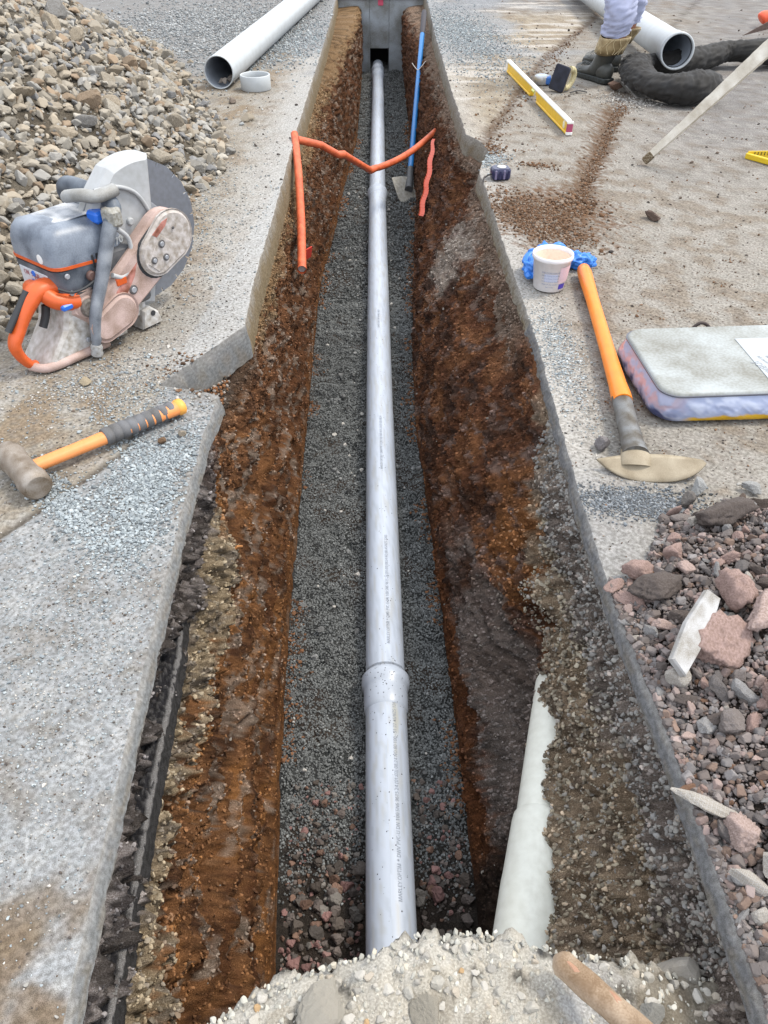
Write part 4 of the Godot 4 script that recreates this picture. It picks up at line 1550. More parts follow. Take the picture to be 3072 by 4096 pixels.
func rubble() -> void:
	var scoria := []
	for k in 4:
		scoria.append(rock(200 + k, 3, 8, 0.10, [Vector3(1, 0.8, 0.9), Vector3(1.3, 0.7, 0.8), Vector3(1.1, 0.9, 0.8), Vector3(1.5, 0.7, 0.7)][k], 0.035))
	var hard := []
	for k in 4:
		hard.append(rock(210 + k, 2, 9, 0.07, [Vector3(1, 0.75, 0.9), Vector3(1.4, 0.6, 0.9), Vector3(1, 0.9, 0.8), Vector3(1.3, 0.5, 0.8)][k]))
	var shades := [["pink pitted", Color(0.33, 0.235, 0.215), true], ["dark grey", Color(0.13, 0.12, 0.122), false], ["purple grey", Color(0.19, 0.168, 0.165), false], ["pale pink", Color(0.40, 0.31, 0.29), true], ["grey", Color(0.25, 0.25, 0.26), false], ["white", Color(0.48, 0.475, 0.465), false], ["rust brown", Color(0.20, 0.115, 0.075), false], ["black brown", Color(0.10, 0.083, 0.078), true]]
	var ms := []
	for s in shades:
		ms.append(mat("rubble " + s[0], s[1], 0.95, 0.0, "mud" if s[0] == "white" else "grime", 0.12 if s[0] == "white" else 0.3, 0.05))
	# the ones that can be named: label, x, z, size, shade, stretch, turn
	var named := [
		["long dark lump at the top of the rubble heap, near the right frame edge", 0.695, -1.135, 0.085, 7, Vector3(1.6, 0.7, 0.8), 0.2],
		["pink pitted lump at the left end of the top row of rubble", 0.50, -1.005, 0.052, 0, Vector3(1.2, 0.75, 0.8), -0.1],
		["round pink pitted lump right of the leftmost pink one", 0.572, -1.04, 0.045, 0, Vector3(0.9, 0.9, 0.9), 0.6],
		["wide dark slab of rubble below the leftmost pink lump", 0.515, -0.945, 0.072, 7, Vector3(1.5, 0.6, 0.8), 0.2],
		["pale grey granular lump beside the slab edge, left of the broken white edged slab", 0.495, -0.765, 0.042, 5, Vector3(1, 0.9, 0.9), 0.4],
		["long pink pitted piece lying across the rubble right of the white edged slab", 0.66, -0.855, 0.085, 3, Vector3(1.5, 0.5, 0.6), 0.55],
		["pink pitted piece standing above the white edged slab", 0.625, -0.905, 0.070, 0, Vector3(0.8, 1.0, 1.2), 0.3],
		["grey purple boulder in the middle of the rubble below the white edged slab", 0.545, -0.665, 0.048, 2, Vector3(1, 0.9, 0.9), 0.0],
		["pink pitted column of rubble below the long pink piece", 0.615, -0.700, 0.062, 0, Vector3(0.7, 0.9, 1.3), -0.1],
		["white sliver of concrete poking over the slab edge low in the rubble", 0.470, -0.548, 0.050, 5, Vector3(1.8, 0.5, 0.6), -0.5],
		["pink pitted cluster below the white sliver", 0.505, -0.500, 0.048, 3, Vector3(1, 0.9, 1.1), 0.3],
		["long curved white shard near the right frame edge, low in the rubble", 0.560, -0.505, 0.060, 5, Vector3(0.5, 0.6, 1.6), -0.6],
		["bluish white block under the curved white shard", 0.533, -0.455, 0.042, 5, Vector3(1.2, 0.9, 0.9), 0.2],
		["white pointed chip lying along the slab edge near the bottom", 0.494, -0.438, 0.040, 5, Vector3(1.5, 0.5, 0.6), -0.7],
		["wet rust brown stone near the bottom of the rubble", 0.520, -0.405, 0.030, 6, Vector3(1.1, 0.9, 0.9), 0.4],
		["small pale stone left of the rust brown stone", 0.492, -0.398, 0.026, 5, Vector3(0.8, 0.8, 1.1), 0.1],
		["pinkish white block at the bottom right of the rubble", 0.527, -0.365, 0.040, 3, Vector3(1.1, 0.9, 1.0), 0.0]]
	for s in named:
		var at := Vector3(s[1], rubble_h(s[1], s[2]) + s[3] * 0.34, s[2])
		var o := thing("rubble_piece", s[0], "rubble", at, Basis(Vector3.UP, s[6]))
		var pitted: bool = shades[s[4]][2]
		var me := part("lump", rock(220 + int(s[1] * 1000), 3, 8, 0.10, s[5], 0.035) if pitted else rock(220 + int(s[1] * 1000), 2, 9, 0.06, s[5]), ms[s[4]], o)
		me.scale = Vector3.ONE * s[3]
	# the white edged slab: a pale cut face over a pink broken body
	var sl := thing("broken_slab_piece", "broken slab piece with a white cut edge and a pink pitted side on the rubble", "rubble", Vector3(0.562, 0.062, -0.815), Basis.IDENTITY)
	var body := rock(245, 3, 9, 0.10, Vector3(0.9, 0.75, 1.5), 0.04)
	var bm := part("body", body, ms[0], sl)
	bm.transform = Transform3D(Basis(Vector3.UP, -0.65).scaled(Vector3.ONE * 0.095), Vector3(0.012, -0.012, 0.0))
	var top := MB.new()
	top.prism(PackedVector2Array([Vector2(-0.080, -0.020), Vector2(0.02, -0.024), Vector2(0.082, -0.012), Vector2(0.078, 0.016), Vector2(0.0, 0.022), Vector2(-0.072, 0.014)]), -0.016, 0.0, 0.003)
	var fm := part("cut_face", top, mat("cut face", Color(0.45, 0.455, 0.465), 0.85, 0.0, "grime", 0.25, 0.03), sl)
	var fx := Vector3(0.088, 0.035, -0.115).normalized()
	var fz := fx.cross(Vector3(0.55, 0.85, 0.2)).cross(fx).normalized()
	fm.transform = Transform3D(Basis(fx, fz.cross(fx), fz), Vector3(-0.032, 0.018, 0.0))
	var cnt := 0
	var taken := []
	for k in 4000:
		var z := -0.30 - 0.92 * rng.randf()
		var e := edge_right(z)
		var x := e + 0.010 + (0.11 + 0.29 * (-z - 0.30)) * rng.randf()
		if z < -1.0 and x < 0.50 + (-z - 1.0) * 0.55:
			continue
		var size := 0.012 + 0.032 * pow(rng.randf(), 2.0)
		if z > -0.64 and z < -0.52 and rng.randf() < 0.55:
			size *= 0.6
		var hit := false
		for o in taken:
			if Vector2(o.x - x, o.y - z).length() < (o.z + size) * 0.30:
				hit = true
				break
		if hit:
			continue
		taken.append(Vector3(x, z, size))
		var kk: int = [0, 0, 0, 1, 1, 1, 2, 2, 3, 3, 4, 4, 5, 6, 7, 7][rng.randi() % 16]
		if z > -0.66 and z < -0.52 and rng.randf() < 0.3:
			kk = 6
		var o := MeshInstance3D.new()
		o.name = numbered("rubble_piece")
		var pit: bool = shades[kk][2]
		o.mesh = (scoria if pit else hard)[rng.randi() % 4]
		o.material_override = ms[kk]
		o.transform = Transform3D(spin().scaled(Vector3.ONE * size), Vector3(x, rubble_h(x, z) + size * 0.25, z))
		add_child(o)
		var where := "at the top of the rubble heap" if z < -0.9 else ("in the middle of the rubble heap" if z < -0.62 else "low in the rubble heap")
		var big := "large" if size > 0.034 else ("middling" if size > 0.023 else "small")
		var side := "near slab edge" if x < e + 0.07 else ("by frame edge" if x > e + 0.16 else "")
		tag(o, ("%s %s broken piece %s %s" % [big, shades[kk][0], where, side]).strip_edges(), "rubble", "rubble pieces by the trench")
		cnt += 1
		if cnt >= 280:
			break
	var gx := []
	var gc := []
	for k in 21000:
		var z := -0.28 - 0.90 * rng.randf()
		var x := edge_right(z) + 0.006 + 0.60 * pow(rng.randf(), 1.4)
		if z < -1.0 and x < 0.50 + (-z - 1.0) * 0.55:
			continue
		var s := 0.0025 + 0.010 * pow(rng.randf(), 2.0) if k > 1600 else rng.randf_range(0.011, 0.021)
		gx.append(Transform3D(spin().scaled(Vector3.ONE * s), Vector3(x, rubble_h(x, z) + s * 0.4, z)))
		var kk: int = [0, 1, 1, 2, 2, 4, 6, 7, 7, 3][rng.randi() % 10]
		gc.append(((shades[kk][1] as Color).lerp(Color(0.20, 0.17, 0.155), 0.5)) * rng.randf_range(0.6, 1.1))
	copies("rubble_grit", rock(233, 2, 10, 0.05, Vector3(1.15, 0.8, 0.95)), imat("rubble grit"), gx, gc, "fine pink and grey grit between the rubble pieces", "rubble")
	var hp := PackedVector3Array()
	var hc := PackedColorArray()
	for i in 60:
		var z := lerpf(-0.27, -1.28, i / 59.0)
		for j in 40:
			var x := edge_right(z) + 0.022 + 0.60 * pow(j / 39.0, 1.2)
			hp.append(Vector3(x, rubble_h(x, z) * 1.05 - 0.012 * sm(0.012, 0.0, rubble_h(x, z)) - 0.003 + 0.004 * noise(230, 30.0, 2).get_noise_2d(x, z), z))
			hc.append(Color(0.13, 0.105, 0.09).lerp(Color(0.21, 0.165, 0.145), 0.5 + noise(231, 12.0, 2).get_noise_2d(x, z)))
	var bed := part("rubble_bed", grid_mesh(hp, hc, 60, 40, true), vmat("rubble bed", "grit", 0.12, 0.95, 0.5), self)
	tag(bed, "dark dirt under the rubble beside the trench", "dirt", "", "stuff")


func ground_stones() -> void:
	for s in [["dark grey angular stone standing alone left of the shovel blade", 0.528, -1.425, 0.042, Vector3(1, 0.8, 0.9), Color(0.17, 0.16, 0.17)],
			["grey flat stone at the right frame edge beyond the rubble", 0.815, -1.265, 0.040, Vector3(1.4, 0.5, 0.8), Color(0.30, 0.31, 0.32)],
			["small dark wedge of stone just below the shovel blade", 0.665, -1.225, 0.038, Vector3(1.0, 1.0, 0.7), Color(0.14, 0.13, 0.125)],
			["black lump of stone under the right tip of the shovel blade", 0.70, -1.268, 0.042, Vector3(1.5, 0.7, 0.8), Color(0.085, 0.07, 0.068)],
			["small round dark stone right of the black lump below the shovel", 0.785, -1.235, 0.024, Vector3(1, 0.8, 1), Color(0.11, 0.08, 0.065)],
			["dark lump of earth alone on the slab behind the grey tray", 1.05, -2.86, 0.060, Vector3(1.3, 0.6, 0.9), Color(0.11, 0.075, 0.06)],
			["grey stone on the bare slab right of the heap foot", -0.615, -3.70, 0.045, Vector3(1, 0.8, 0.9), Color(0.24, 0.235, 0.225)],
			["brown stone on the slab in front of the big left pipe mouth", -0.73, -4.62, 0.045, Vector3(1, 0.9, 0.9), Color(0.20, 0.165, 0.14)],
			["flat tan stone on the slab below the saw handle", -0.735, -1.735, 0.032, Vector3(1.3, 0.5, 0.9), Color(0.34, 0.29, 0.21)],
			["small brown clod on the near left slab by the hammer grip", -0.485, -1.47, 0.020, Vector3(1, 0.8, 1), Color(0.15, 0.09, 0.05)],
			["small grey brown pebble right of the clod by the hammer grip", -0.445, -1.50, 0.020, Vector3(1, 0.9, 1), Color(0.30, 0.26, 0.21)],
			["lump of reddish soil at the left end of the black sock", 1.42, -4.90, 0.075, Vector3(1.2, 0.7, 1), Color(0.16, 0.10, 0.075)]]:
		var o := thing("ground_stone", s[0], "stone", Vector3(s[1], s[3] * 0.3, s[2]), Basis(Vector3.UP, s[1] * 11.0))
		var me := part("stone", rock(260 + int(absf(s[2]) * 100), 2, 9, 0.07, s[4]), mat("ground stone %d" % int(absf(s[2]) * 100), s[5], 0.9, 0.0, "grime", 0.3, 0.03), o)
		me.scale = Vector3.ONE * s[3]


# ---------------------------------------------------------------- things in the trench

func conduit_and_tape() -> void:
	var orange := mat("orange conduit", Color(0.70, 0.14, 0.05), 0.55, 0.0, "grime", 0.25)
	var inside := mat("conduit inside", Color(0.35, 0.33, 0.32), 0.8)
	var o := thing("orange_conduit", "bent orange conduit spanning the trench, its cut end hanging down the left wall", "conduit")
	var fold := Vector3(-0.335, 0.005, -3.95)
	var k1 := at_fix(0)
	var k2 := at_fix(1)
	var pts := [fold + Vector3(0.0, -0.012, 0.0), fold.lerp(k1, 0.5) + Vector3(0, 0.004, 0), k1 + Vector3(-0.03, 0.006, 0.02), k1, k1 + (k2 - k1) * 0.15, k1.lerp(k2, 0.85), k2, k2 + Vector3(0.03, 0.006, -0.02)]
	var rr := [0.020, 0.019, 0.019, 0.021, 0.018, 0.018, 0.021, 0.0185]
	for k in 9:
		var f := (k + 1) / 9.0
		var q := k2.lerp(Vector3(0.425, -0.24, -5.02), f)
		q.y -= 0.035 * sin(PI * f)
		pts.append(q)
		rr.append(0.0185)
	part("span", MB.new().tube(pts, rr, 16, 0.9), orange, o)
	var down := [fold + Vector3(-0.012, 0.012, -0.005), fold + Vector3(-0.004, -0.005, 0.06), Vector3(-0.310, -0.055, -3.60), Vector3(-0.285, -0.145, -3.28), Vector3(-0.262, -0.20, -2.90)]
	part("hanging_end", MB.new().tube(smoothed(down, 5), 0.0175, 18, 1.0, true, false), orange, o)
	var e: Vector3 = down[4]
	var dir: Vector3 = (down[4] - down[3]).normalized()
	part("bore", MB.new().tube([e - dir * 0.012, e - dir * 0.010], 0.0155, 16), inside, o)
	part("rim", MB.new().tube([e - dir * 0.004, e + dir * 0.001], 0.0180, 18, 1.0, false, false), orange, o)
	# a scrap of red plastic behind it
	var scrap := thing("red_scrap", "scrap of bright red plastic in the left wall behind the hanging conduit", "plastic", Vector3(-0.272, -0.33, -3.38), Basis.from_euler(Vector3(0.3, 0.9, 0.1)))
	part("scrap", MB.new().rbox(Vector3.ZERO, Vector3(0.045, 0.06, 0.006), 0.002, 0.008), mat("red plastic", Color(0.62, 0.04, 0.02), 0.5), scrap)
	# warning tape on the right wall
	var b := MB.new()
	b.smooth()
	var run := smoothed([Vector3(0.388, -0.250, -4.86), Vector3(0.360, -0.28, -4.66), Vector3(0.327, -0.33, -4.43), Vector3(0.300, -0.385, -4.28), Vector3(0.272, -0.43, -4.12)], 8)
	for i in run.size() - 1:
		var f0 := float(i) / run.size()
		var w0 := 0.012 + 0.035 * sm(0.0, 0.35, f0)
		var w1 := 0.012 + 0.035 * sm(0.0, 0.35, f0 + 0.03)
		var side := Vector3(0.35, 0.1, 0.93).normalized()
		for s in 3:
			var a := s / 3.0 - 0.5
			var c := (s + 1) / 3.0 - 0.5
			var up := func(t: float) -> Vector3: return Vector3(-0.010 * cos(t * TAU) - 0.004 * sin(i * 0.8), 0, 0)
			b.quad(run[i] + side * a * w0 + up.call(a), run[i + 1] + side * a * w1 + up.call(a), run[i + 1] + side * c * w1 + up.call(c), run[i] + side * c * w0 + up.call(c))
	var tp := part("warning_tape", b, mat("warning tape", Color(0.66, 0.085, 0.03), 0.45, 0.0, "faint", 0.1), self)
	tag(tp, "strip of orange red marker tape hanging down the right trench wall below the conduit", "tape")


func at_fix(k: int) -> Vector3:
	return [Vector3(-0.118, -0.115, -4.09), Vector3(0.014, -0.255, -4.3)][k]


func trench_shovel() -> void:
	var o := thing("blue_shovel", "long blue handled shovel standing in the trench against the right wall", "shovel")
	var foot := Vector3(0.262, -0.60, -5.08)
	var top := Vector3(0.475, 0.045, -7.35)
	var d := (top - foot).normalized()
	part("handle", MB.new().tube([foot + d * 0.18, foot.lerp(top, 0.84)], 0.0185, 14), mat("blue handle", Color(0.012, 0.165, 0.46), 0.4, 0.0, "faint", 0.2), o)
	part("grip", MB.new().tube([foot.lerp(top, 0.84), foot.lerp(top, 0.86), foot.lerp(top, 0.985), top], [0.019, 0.0215, 0.0215, 0.017], 14), mat("black grip", Color(0.035, 0.032, 0.04), 0.7), o)
	part("socket", MB.new().tube([foot - d * 0.02, foot + d * 0.10, foot + d * 0.21], [0.026, 0.023, 0.0215], 14), mat("shovel socket", Color(0.085, 0.09, 0.10), 0.6, 0.0, "grime", 0.1), o)
	var blade := MB.new()
	blade.x = Transform3D(Basis(Vector3(0.93, -0.10, -0.36).normalized(), Vector3(0.30, 0.42, -0.86).normalized(), Vector3(0.18, 0.90, 0.40).normalized()).orthonormalized(), Vector3(0.245, -0.625, -5.05))
	blade.prism(PackedVector2Array([Vector2(-0.068, 0.12), Vector2(-0.066, -0.04), Vector2(-0.04, -0.10), Vector2(0.0, -0.125), Vector2(0.04, -0.10), Vector2(0.066, -0.04), Vector2(0.068, 0.12), Vector2(0.0, 0.13)]), -0.002, 0.002, 0.0)
	part("blade", blade, mat("worn steel", Color(0.34, 0.33, 0.30), 0.55, 0.2, "grime", 0.1), o)
	var w := thing("wire_scrap", "thin pale wire tie curled round the blue shovel handle", "wire", Vector3(0.405, -0.165, -6.45))
	part("wire", MB.new().tube(smoothed([Vector3(-0.07, 0.02, 0.05), Vector3(-0.03, -0.02, 0.07), Vector3(0.0, 0.0, 0.06), Vector3(0.04, 0.03, 0.02), Vector3(0.08, 0.015, 0.02)], 5), 0.0025, 6), mat("wire", Color(0.5, 0.48, 0.46), 0.4, 0.6), w)


# ---------------------------------------------------------------- the saw

func bent(pts: Array, r, n := 6, sides := 14, flat := 1.0) -> MB:
	return MB.new().tube(smoothed(pts, n), r, sides, flat)


func disc(at: Vector3, r: float, h: float, bev := 0.002) -> MB:
	# a round plate facing +z
	var b := MB.new()
	b.x = Transform3D(Basis.IDENTITY, at)
	var p := PackedVector2Array()
	for k in 28:
		p.append(Vector2(cos(TAU * k / 28), sin(TAU * k / 28)) * r)
	b.prism(p, -h / 2, h / 2, bev, true)
	return b


func capsule_poly(a: Vector2, ra: float, b: Vector2, rb: float) -> PackedVector2Array:
	var p := PackedVector2Array()
	var d := (b - a).angle()
	for k in 13:
		var t := d - PI / 2 + PI * k / 12
		p.append(b + Vector2(cos(t), sin(t)) * rb)
	for k in 13:
		var t := d + PI / 2 + PI * k / 12
		p.append(a + Vector2(cos(t), sin(t)) * ra)
	return p


func cut_off_saw() -> void:
	# local axes: x forward towards the blade, y up, z towards the trench
	var o := thing("cut_off_saw", "dusty grey and orange petrol cut off saw standing on the left slab", "saw", Vector3(-0.865, 0.004, -1.765), Basis(Vector3(0.6283, 0, -0.778), Vector3.UP, Vector3(0.778, 0, 0.6283)))
	var orange := mat("saw orange", Color(0.62, 0.105, 0.02), 0.45, 0.0, "faint", 0.12)
	var dusty := mat("dusty orange", Color(0.53, 0.40, 0.37), 0.75, 0.0, "grime", 0.4)
	var grey := mat("saw grey", Color(0.15, 0.17, 0.20), 0.55, 0.0, "pale_dust", 0.35)
	var cover := mat("saw cover", Color(0.25, 0.285, 0.34), 0.42, 0.0, "pale_dust", 0.5)
	var pale := mat("saw pale", Color(0.56, 0.555, 0.55), 0.7, 0.0, "grime", 0.12)
	var guard_m := mat("saw guard", Color(0.42, 0.435, 0.45), 0.6, 0.0, "faint", 0.14)
	var steel := mat("saw steel", Color(0.40, 0.42, 0.46), 0.5, 0.3, "faint", 0.12)
	var black := mat("saw black", Color(0.03, 0.032, 0.036), 0.6)
	var blue := mat("saw blue", Color(0.02, 0.14, 0.62), 0.4)
	# engine block under the cover
	var eng := MB.new()
	eng.x = Transform3D(Basis(Vector3(0, 0, 1), Vector3(0, 1, 0), Vector3(-1, 0, 0)), Vector3(0.235, 0.175, -0.095))
	var rings := []
	for l in [[-0.055, 0.80, 0.74], [-0.03, 0.93, 0.9], [0.0, 0.97, 0.96], [0.06, 1.0, 1.0]]:
		var ring := []
		for q in MB.rounded(0.100 * l[1], 0.110 * l[2], 0.028):
			ring.append(Vector3(q.x, l[0], q.y))
		ring.reverse()
		rings.append(ring)
	eng.smooth()
	eng.rings(rings)
	part("engine", eng, grey, o)
	var top := MB.new()
	top.x = eng.x
	rings = []
	for l in [[0.063, 1.0, 1.0], [0.085, 1.0, 1.0], [0.108, 0.985, 0.985], [0.132, 0.92, 0.93], [0.149, 0.80, 0.84], [0.156, 0.60, 0.70], [0.159, 0.3, 0.4]]:
		var ring := []
		for q in MB.rounded(0.100 * l[1], 0.110 * l[2], 0.030):
			ring.append(Vector3(q.x, l[0] + 0.010 * q.y / 0.11, q.y))
		ring.reverse()
		rings.append(ring)
	top.smooth()
	top.rings(rings)
	var cov := part("top_cover", top, cover, o)
	# raised panel and its scuffed sticker
	part("raised_panel", MB.new().rbox(Vector3(0.245, 0.331, -0.10), Vector3(0.13, 0.012, 0.11), 0.004, 0.005), mat("dusty panel", Color(0.46, 0.475, 0.50), 0.5, 0.0, "pale_dust", 0.4), cov)
	part("sticker", MB.new().rbox(Vector3(0.165, 0.316, -0.075), Vector3(0.030, 0.004, 0.05), 0.001), mat("bare sticker", Color(0.62, 0.60, 0.52), 0.5), cov)
	var st := MB.new()
	st.x = eng.x
	rings = []
	for l in [[0.056, 1.018], [0.064, 1.018]]:
		var ring := []
		for q in MB.rounded(0.100 * l[1], 0.110 * l[1], 0.030):
			ring.append(Vector3(q.x, l[0] + 0.010 * q.y / 0.11, q.y))
		ring.reverse()
		rings.append(ring)
	st.rings(rings)
	part("stripe", st, orange, cov)
	var dot := disc(Vector3.ZERO, 0.0125, 0.003)
	var dm := part("round_sticker", dot, mat("white sticker", Color(0.75, 0.75, 0.75), 0.5), cov)
	dm.transform = Transform3D(Basis(Vector3(0, 0, 1), Vector3(0, 1, 0), Vector3(-1, 0, 0)), Vector3(0.1245, 0.262, -0.052))
	# size mark on the side of the cover
	var mk := part("lettering", lettering("K 970", 0.018, 0.001, true), mat("cover letters", Color(0.62, 0.64, 0.64), 0.5), cov)
	mk.transform = Transform3D(Basis(Vector3.BACK, 0.12), Vector3(0.305, 0.262, 0.0062))
	# instruction label on the rear face
	var lab := part("label", MB.new().rbox(Vector3(0.1265, 0.196, -0.105), Vector3(0.003, 0.048, 0.125), 0.001, 0.0012), mat("label plate", Color(0.55, 0.58, 0.63), 0.5, 0.0, "faint", 0.05), o)
	for s in [["ON  STOP", 0.012, 0.213, -0.115, Color(0.30, 0.06, 0.07)], ["O X  1 X", 0.013, 0.206, -0.075, Color(0.04, 0.05, 0.07)], ["0 / X", 0.013, 0.186, -0.085, Color(0.04, 0.05, 0.07)]]:
		var lm := part("print", lettering(s[0], s[1], 0.0005), mat("label ink %.2f" % s[2], s[4], 0.6), lab)
		lm.transform = Transform3D(Basis(Vector3(0, 0, 1), Vector3(0, 1, 0), Vector3(-1, 0, 0)), Vector3(0.1245, s[2] - 0.006, s[3]))
	for s in [[0.211, -0.105], [0.186, -0.115]]:
		var lm := part("symbol", disc(Vector3.ZERO, 0.008, 0.002, 0.0005), blue, lab)
		lm.transform = Transform3D(Basis(Vector3(0, 0, 1), Vector3(0, 1, 0), Vector3(-1, 0, 0)), Vector3(0.1243, s[0], s[1]))
	# rear handle: an orange loop down to the ground
	var hz := -0.045
	part("rear_handle", bent([Vector3(0.165, 0.185, hz), Vector3(0.095, 0.195, hz), Vector3(0.050, 0.165, hz), Vector3(0.012, 0.118, hz), Vector3(-0.012, 0.085, hz), Vector3(-0.008, 0.050, hz), Vector3(0.012, 0.016, hz), Vector3(0.030, 0.012, hz)], [0.036, 0.034, 0.033, 0.031, 0.030, 0.030, 0.030, 0.030, 0.029, 0.028, 0.028, 0.027, 0.026, 0.025, 0.024, 0.023, 0.022, 0.021, 0.021, 0.021, 0.021, 0.021, 0.021, 0.020, 0.020, 0.020, 0.020, 0.019, 0.019, 0.018, 0.018, 0.018, 0.017, 0.017, 0.017, 0.016, 0.016, 0.016, 0.015, 0.015, 0.015, 0.014, 0.012].slice(0, 43), 6, 16, 0.75), orange, o)
	part("handle_yoke", bent([Vector3(0.135, 0.155, hz - 0.10), Vector3(0.105, 0.180, hz - 0.055), Vector3(0.098, 0.188, hz), Vector3(0.115, 0.165, hz + 0.035), Vector3(0.165, 0.150, hz + 0.045)], 0.022, 6, 12, 1.0), orange, o)
	part("throttle_lock", bent([Vector3(0.062, 0.203, hz), Vector3(0.012, 0.152, hz), Vector3(-0.018, 0.122, hz)], 0.010, 4, 10, 0.8), black, o)
	part("trigger", bent([Vector3(0.100, 0.150, hz), Vector3(0.090, 0.122, hz), Vector3(0.075, 0.098, hz)], 0.011, 4, 10, 1.0), black, o)
	var tank := MB.new()
	tank.prism(PackedVector2Array([Vector2(0.035, 0.006), Vector2(0.29, 0.006), Vector2(0.30, 0.13), Vector2(0.235, 0.165), Vector2(0.13, 0.160), Vector2(0.105, 0.09)]), -0.125, 0.006, 0.010)
	part("fuel_tank", tank, pale, o)
	part("base_rail", bent([Vector3(0.010, 0.012, hz), Vector3(0.035, 0.010, -0.004), Vector3(0.12, 0.012, 0.008), Vector3(0.215, 0.012, 0.010)], 0.012, 6, 10), dusty, o)
	part("side_shell", MB.new().prism(PackedVector2Array([Vector2(0.135, 0.125), Vector2(0.225, 0.035), Vector2(0.275, 0.03), Vector2(0.285, 0.15), Vector2(0.20, 0.175), Vector2(0.145, 0.165)]), -0.02, 0.014, 0.008), dusty, o)
	var cap := part("fuel_cap", disc(Vector3(0.180, 0.132, 0.020), 0.024, 0.018, 0.004), mat("cap", Color(0.17, 0.155, 0.145), 0.7, 0.0, "grime", 0.05), o)
	part("cap_ring", disc(Vector3(0.180, 0.132, 0.012), 0.031, 0.014, 0.004), dusty, cap)
	part("stop_switch", MB.new().rbox(Vector3(0.125, 0.153, 0.012), Vector3(0.032, 0.016, 0.016), 0.004), blue, o)
	part("side_knob", disc(Vector3(0.215, 0.205, 0.012), 0.013, 0.014, 0.003), mat("brown knob", Color(0.12, 0.07, 0.06), 0.6), o)
	# front handle: strut up the side, over the top and down the far side
	var hand := part("front_handle", bent([Vector3(0.160, 0.008, 0.032), Vector3(0.168, 0.045, 0.034), Vector3(0.187, 0.119, 0.034), Vector3(0.235, 0.205, 0.032), Vector3(0.278, 0.288, 0.028), Vector3(0.302, 0.322, 0.022)], [0.011, 0.011, 0.011, 0.011, 0.011, 0.011, 0.013, 0.014, 0.014, 0.015, 0.015, 0.016, 0.016, 0.016, 0.0165, 0.0165, 0.017, 0.017, 0.0175, 0.0175, 0.018, 0.018, 0.018, 0.018, 0.0185, 0.0185, 0.0185, 0.0185, 0.0185, 0.0185, 0.0185], 6, 14), mat("handle tube", Color(0.27, 0.29, 0.32), 0.5, 0.0, "pale_dust", 0.3), o)
	part("grip", bent([Vector3(0.300, 0.318, 0.024), Vector3(0.325, 0.352, 0.010), Vector3(0.334, 0.366, -0.045), Vector3(0.334, 0.370, -0.120), Vector3(0.334, 0.366, -0.190), Vector3(0.340, 0.340, -0.222), Vector3(0.356, 0.290, -0.220), Vector3(0.372, 0.250, -0.210)], 0.0205, 6, 14), mat("grip rubber", Color(0.15, 0.175, 0.21), 0.55, 0.0, "pale_dust", 0.3), hand)
	part("grip_clamp", MB.new().rbox(Vector3(0.308, 0.332, 0.022), Vector3(0.042, 0.05, 0.046), 0.010), mat("clamp", Color(0.36, 0.36, 0.34), 0.7, 0.0, "grime", 0.05), hand)
	part("water_valve", MB.new().rbox(Vector3(0.292, 0.330, -0.020), Vector3(0.036, 0.03, 0.044), 0.006), blue, hand)
	part("rubber_mount", MB.new().tube([Vector3(0.160, 0.004, 0.032), Vector3(0.162, 0.012, 0.032), Vector3(0.163, 0.02, 0.033), Vector3(0.164, 0.028, 0.033), Vector3(0.166, 0.036, 0.034)], [0.015, 0.0165, 0.0145, 0.0165, 0.014], 14), mat("mount", Color(0.40, 0.41, 0.42), 0.7, 0.0, "grime", 0.05), hand)
	part("hose", bent([Vector3(0.315, 0.300, 0.02), Vector3(0.345, 0.262, 0.018), Vector3(0.335, 0.205, 0.024), Vector3(0.295, 0.180, 0.03), Vector3(0.262, 0.196, 0.034)], 0.0065, 6, 10), mat("hose", Color(0.42, 0.43, 0.44), 0.6), o)
	part("crankcase", MB.new().rbox(Vector3(0.325, 0.165, -0.05), Vector3(0.13, 0.18, 0.13), 0.014), mat("crankcase", Color(0.13, 0.13, 0.135), 0.7, 0.1, "pale_dust", 0.3), o)
	# the blade
	var c := Vector3(0.440, 0.235, -0.058)
	var bl := PackedVector2Array()
	var segs := 18
	for k in segs:
		var a0 := TAU * k / segs
		for q in [[0.0, 0.176], [0.010, 0.176], [0.014, 0.188], [TAU / segs * 0.5, 0.1905], [TAU / segs - 0.014, 0.188], [TAU / segs - 0.010, 0.176]]:
			bl.append(Vector2(c.x, c.y) + Vector2(cos(a0 + q[0]), sin(a0 + q[0])) * q[1])
	var blade := part("blade", MB.new().prism(bl, c.z - 0.0018, c.z + 0.0018, 0.0), mat("blade steel", Color(0.25, 0.27, 0.31), 0.42, 0.45, "faint", 0.10), o)
	part("blade_flange", disc(c + Vector3(0, 0, 0.003), 0.085, 0.004, 0.001), steel, blade)
	part("hub", disc(c + Vector3(0, 0, 0.006), 0.045, 0.014, 0.003), steel, blade)
	# guard: a deep half drum over the rear of the blade
	var gp := PackedVector2Array()
	for k in 9:
		var a := deg_to_rad(lerpf(76.0, 112.0, k / 8.0))
		gp.append(Vector2(c.x, c.y) + Vector2(cos(a), sin(a)) * 0.206)
	gp.append(Vector2(c.x - 0.130, c.y + 0.142))
	gp.append(Vector2(c.x - 0.158, c.y + 0.10))
	gp.append(Vector2(c.x - 0.160, c.y - 0.02))
	gp.append(Vector2(c.x - 0.10, c.y - 0.11))
	for k in 6:
		var a := deg_to_rad(lerpf(232.0, 264.0, k / 5.0))
		gp.append(Vector2(c.x, c.y) + Vector2(cos(a), sin(a)) * 0.197)
	gp.append(Vector2(c.x + 0.01, c.y - 0.10))
	gp.append(Vector2(c.x + 0.035, c.y + 0.08))
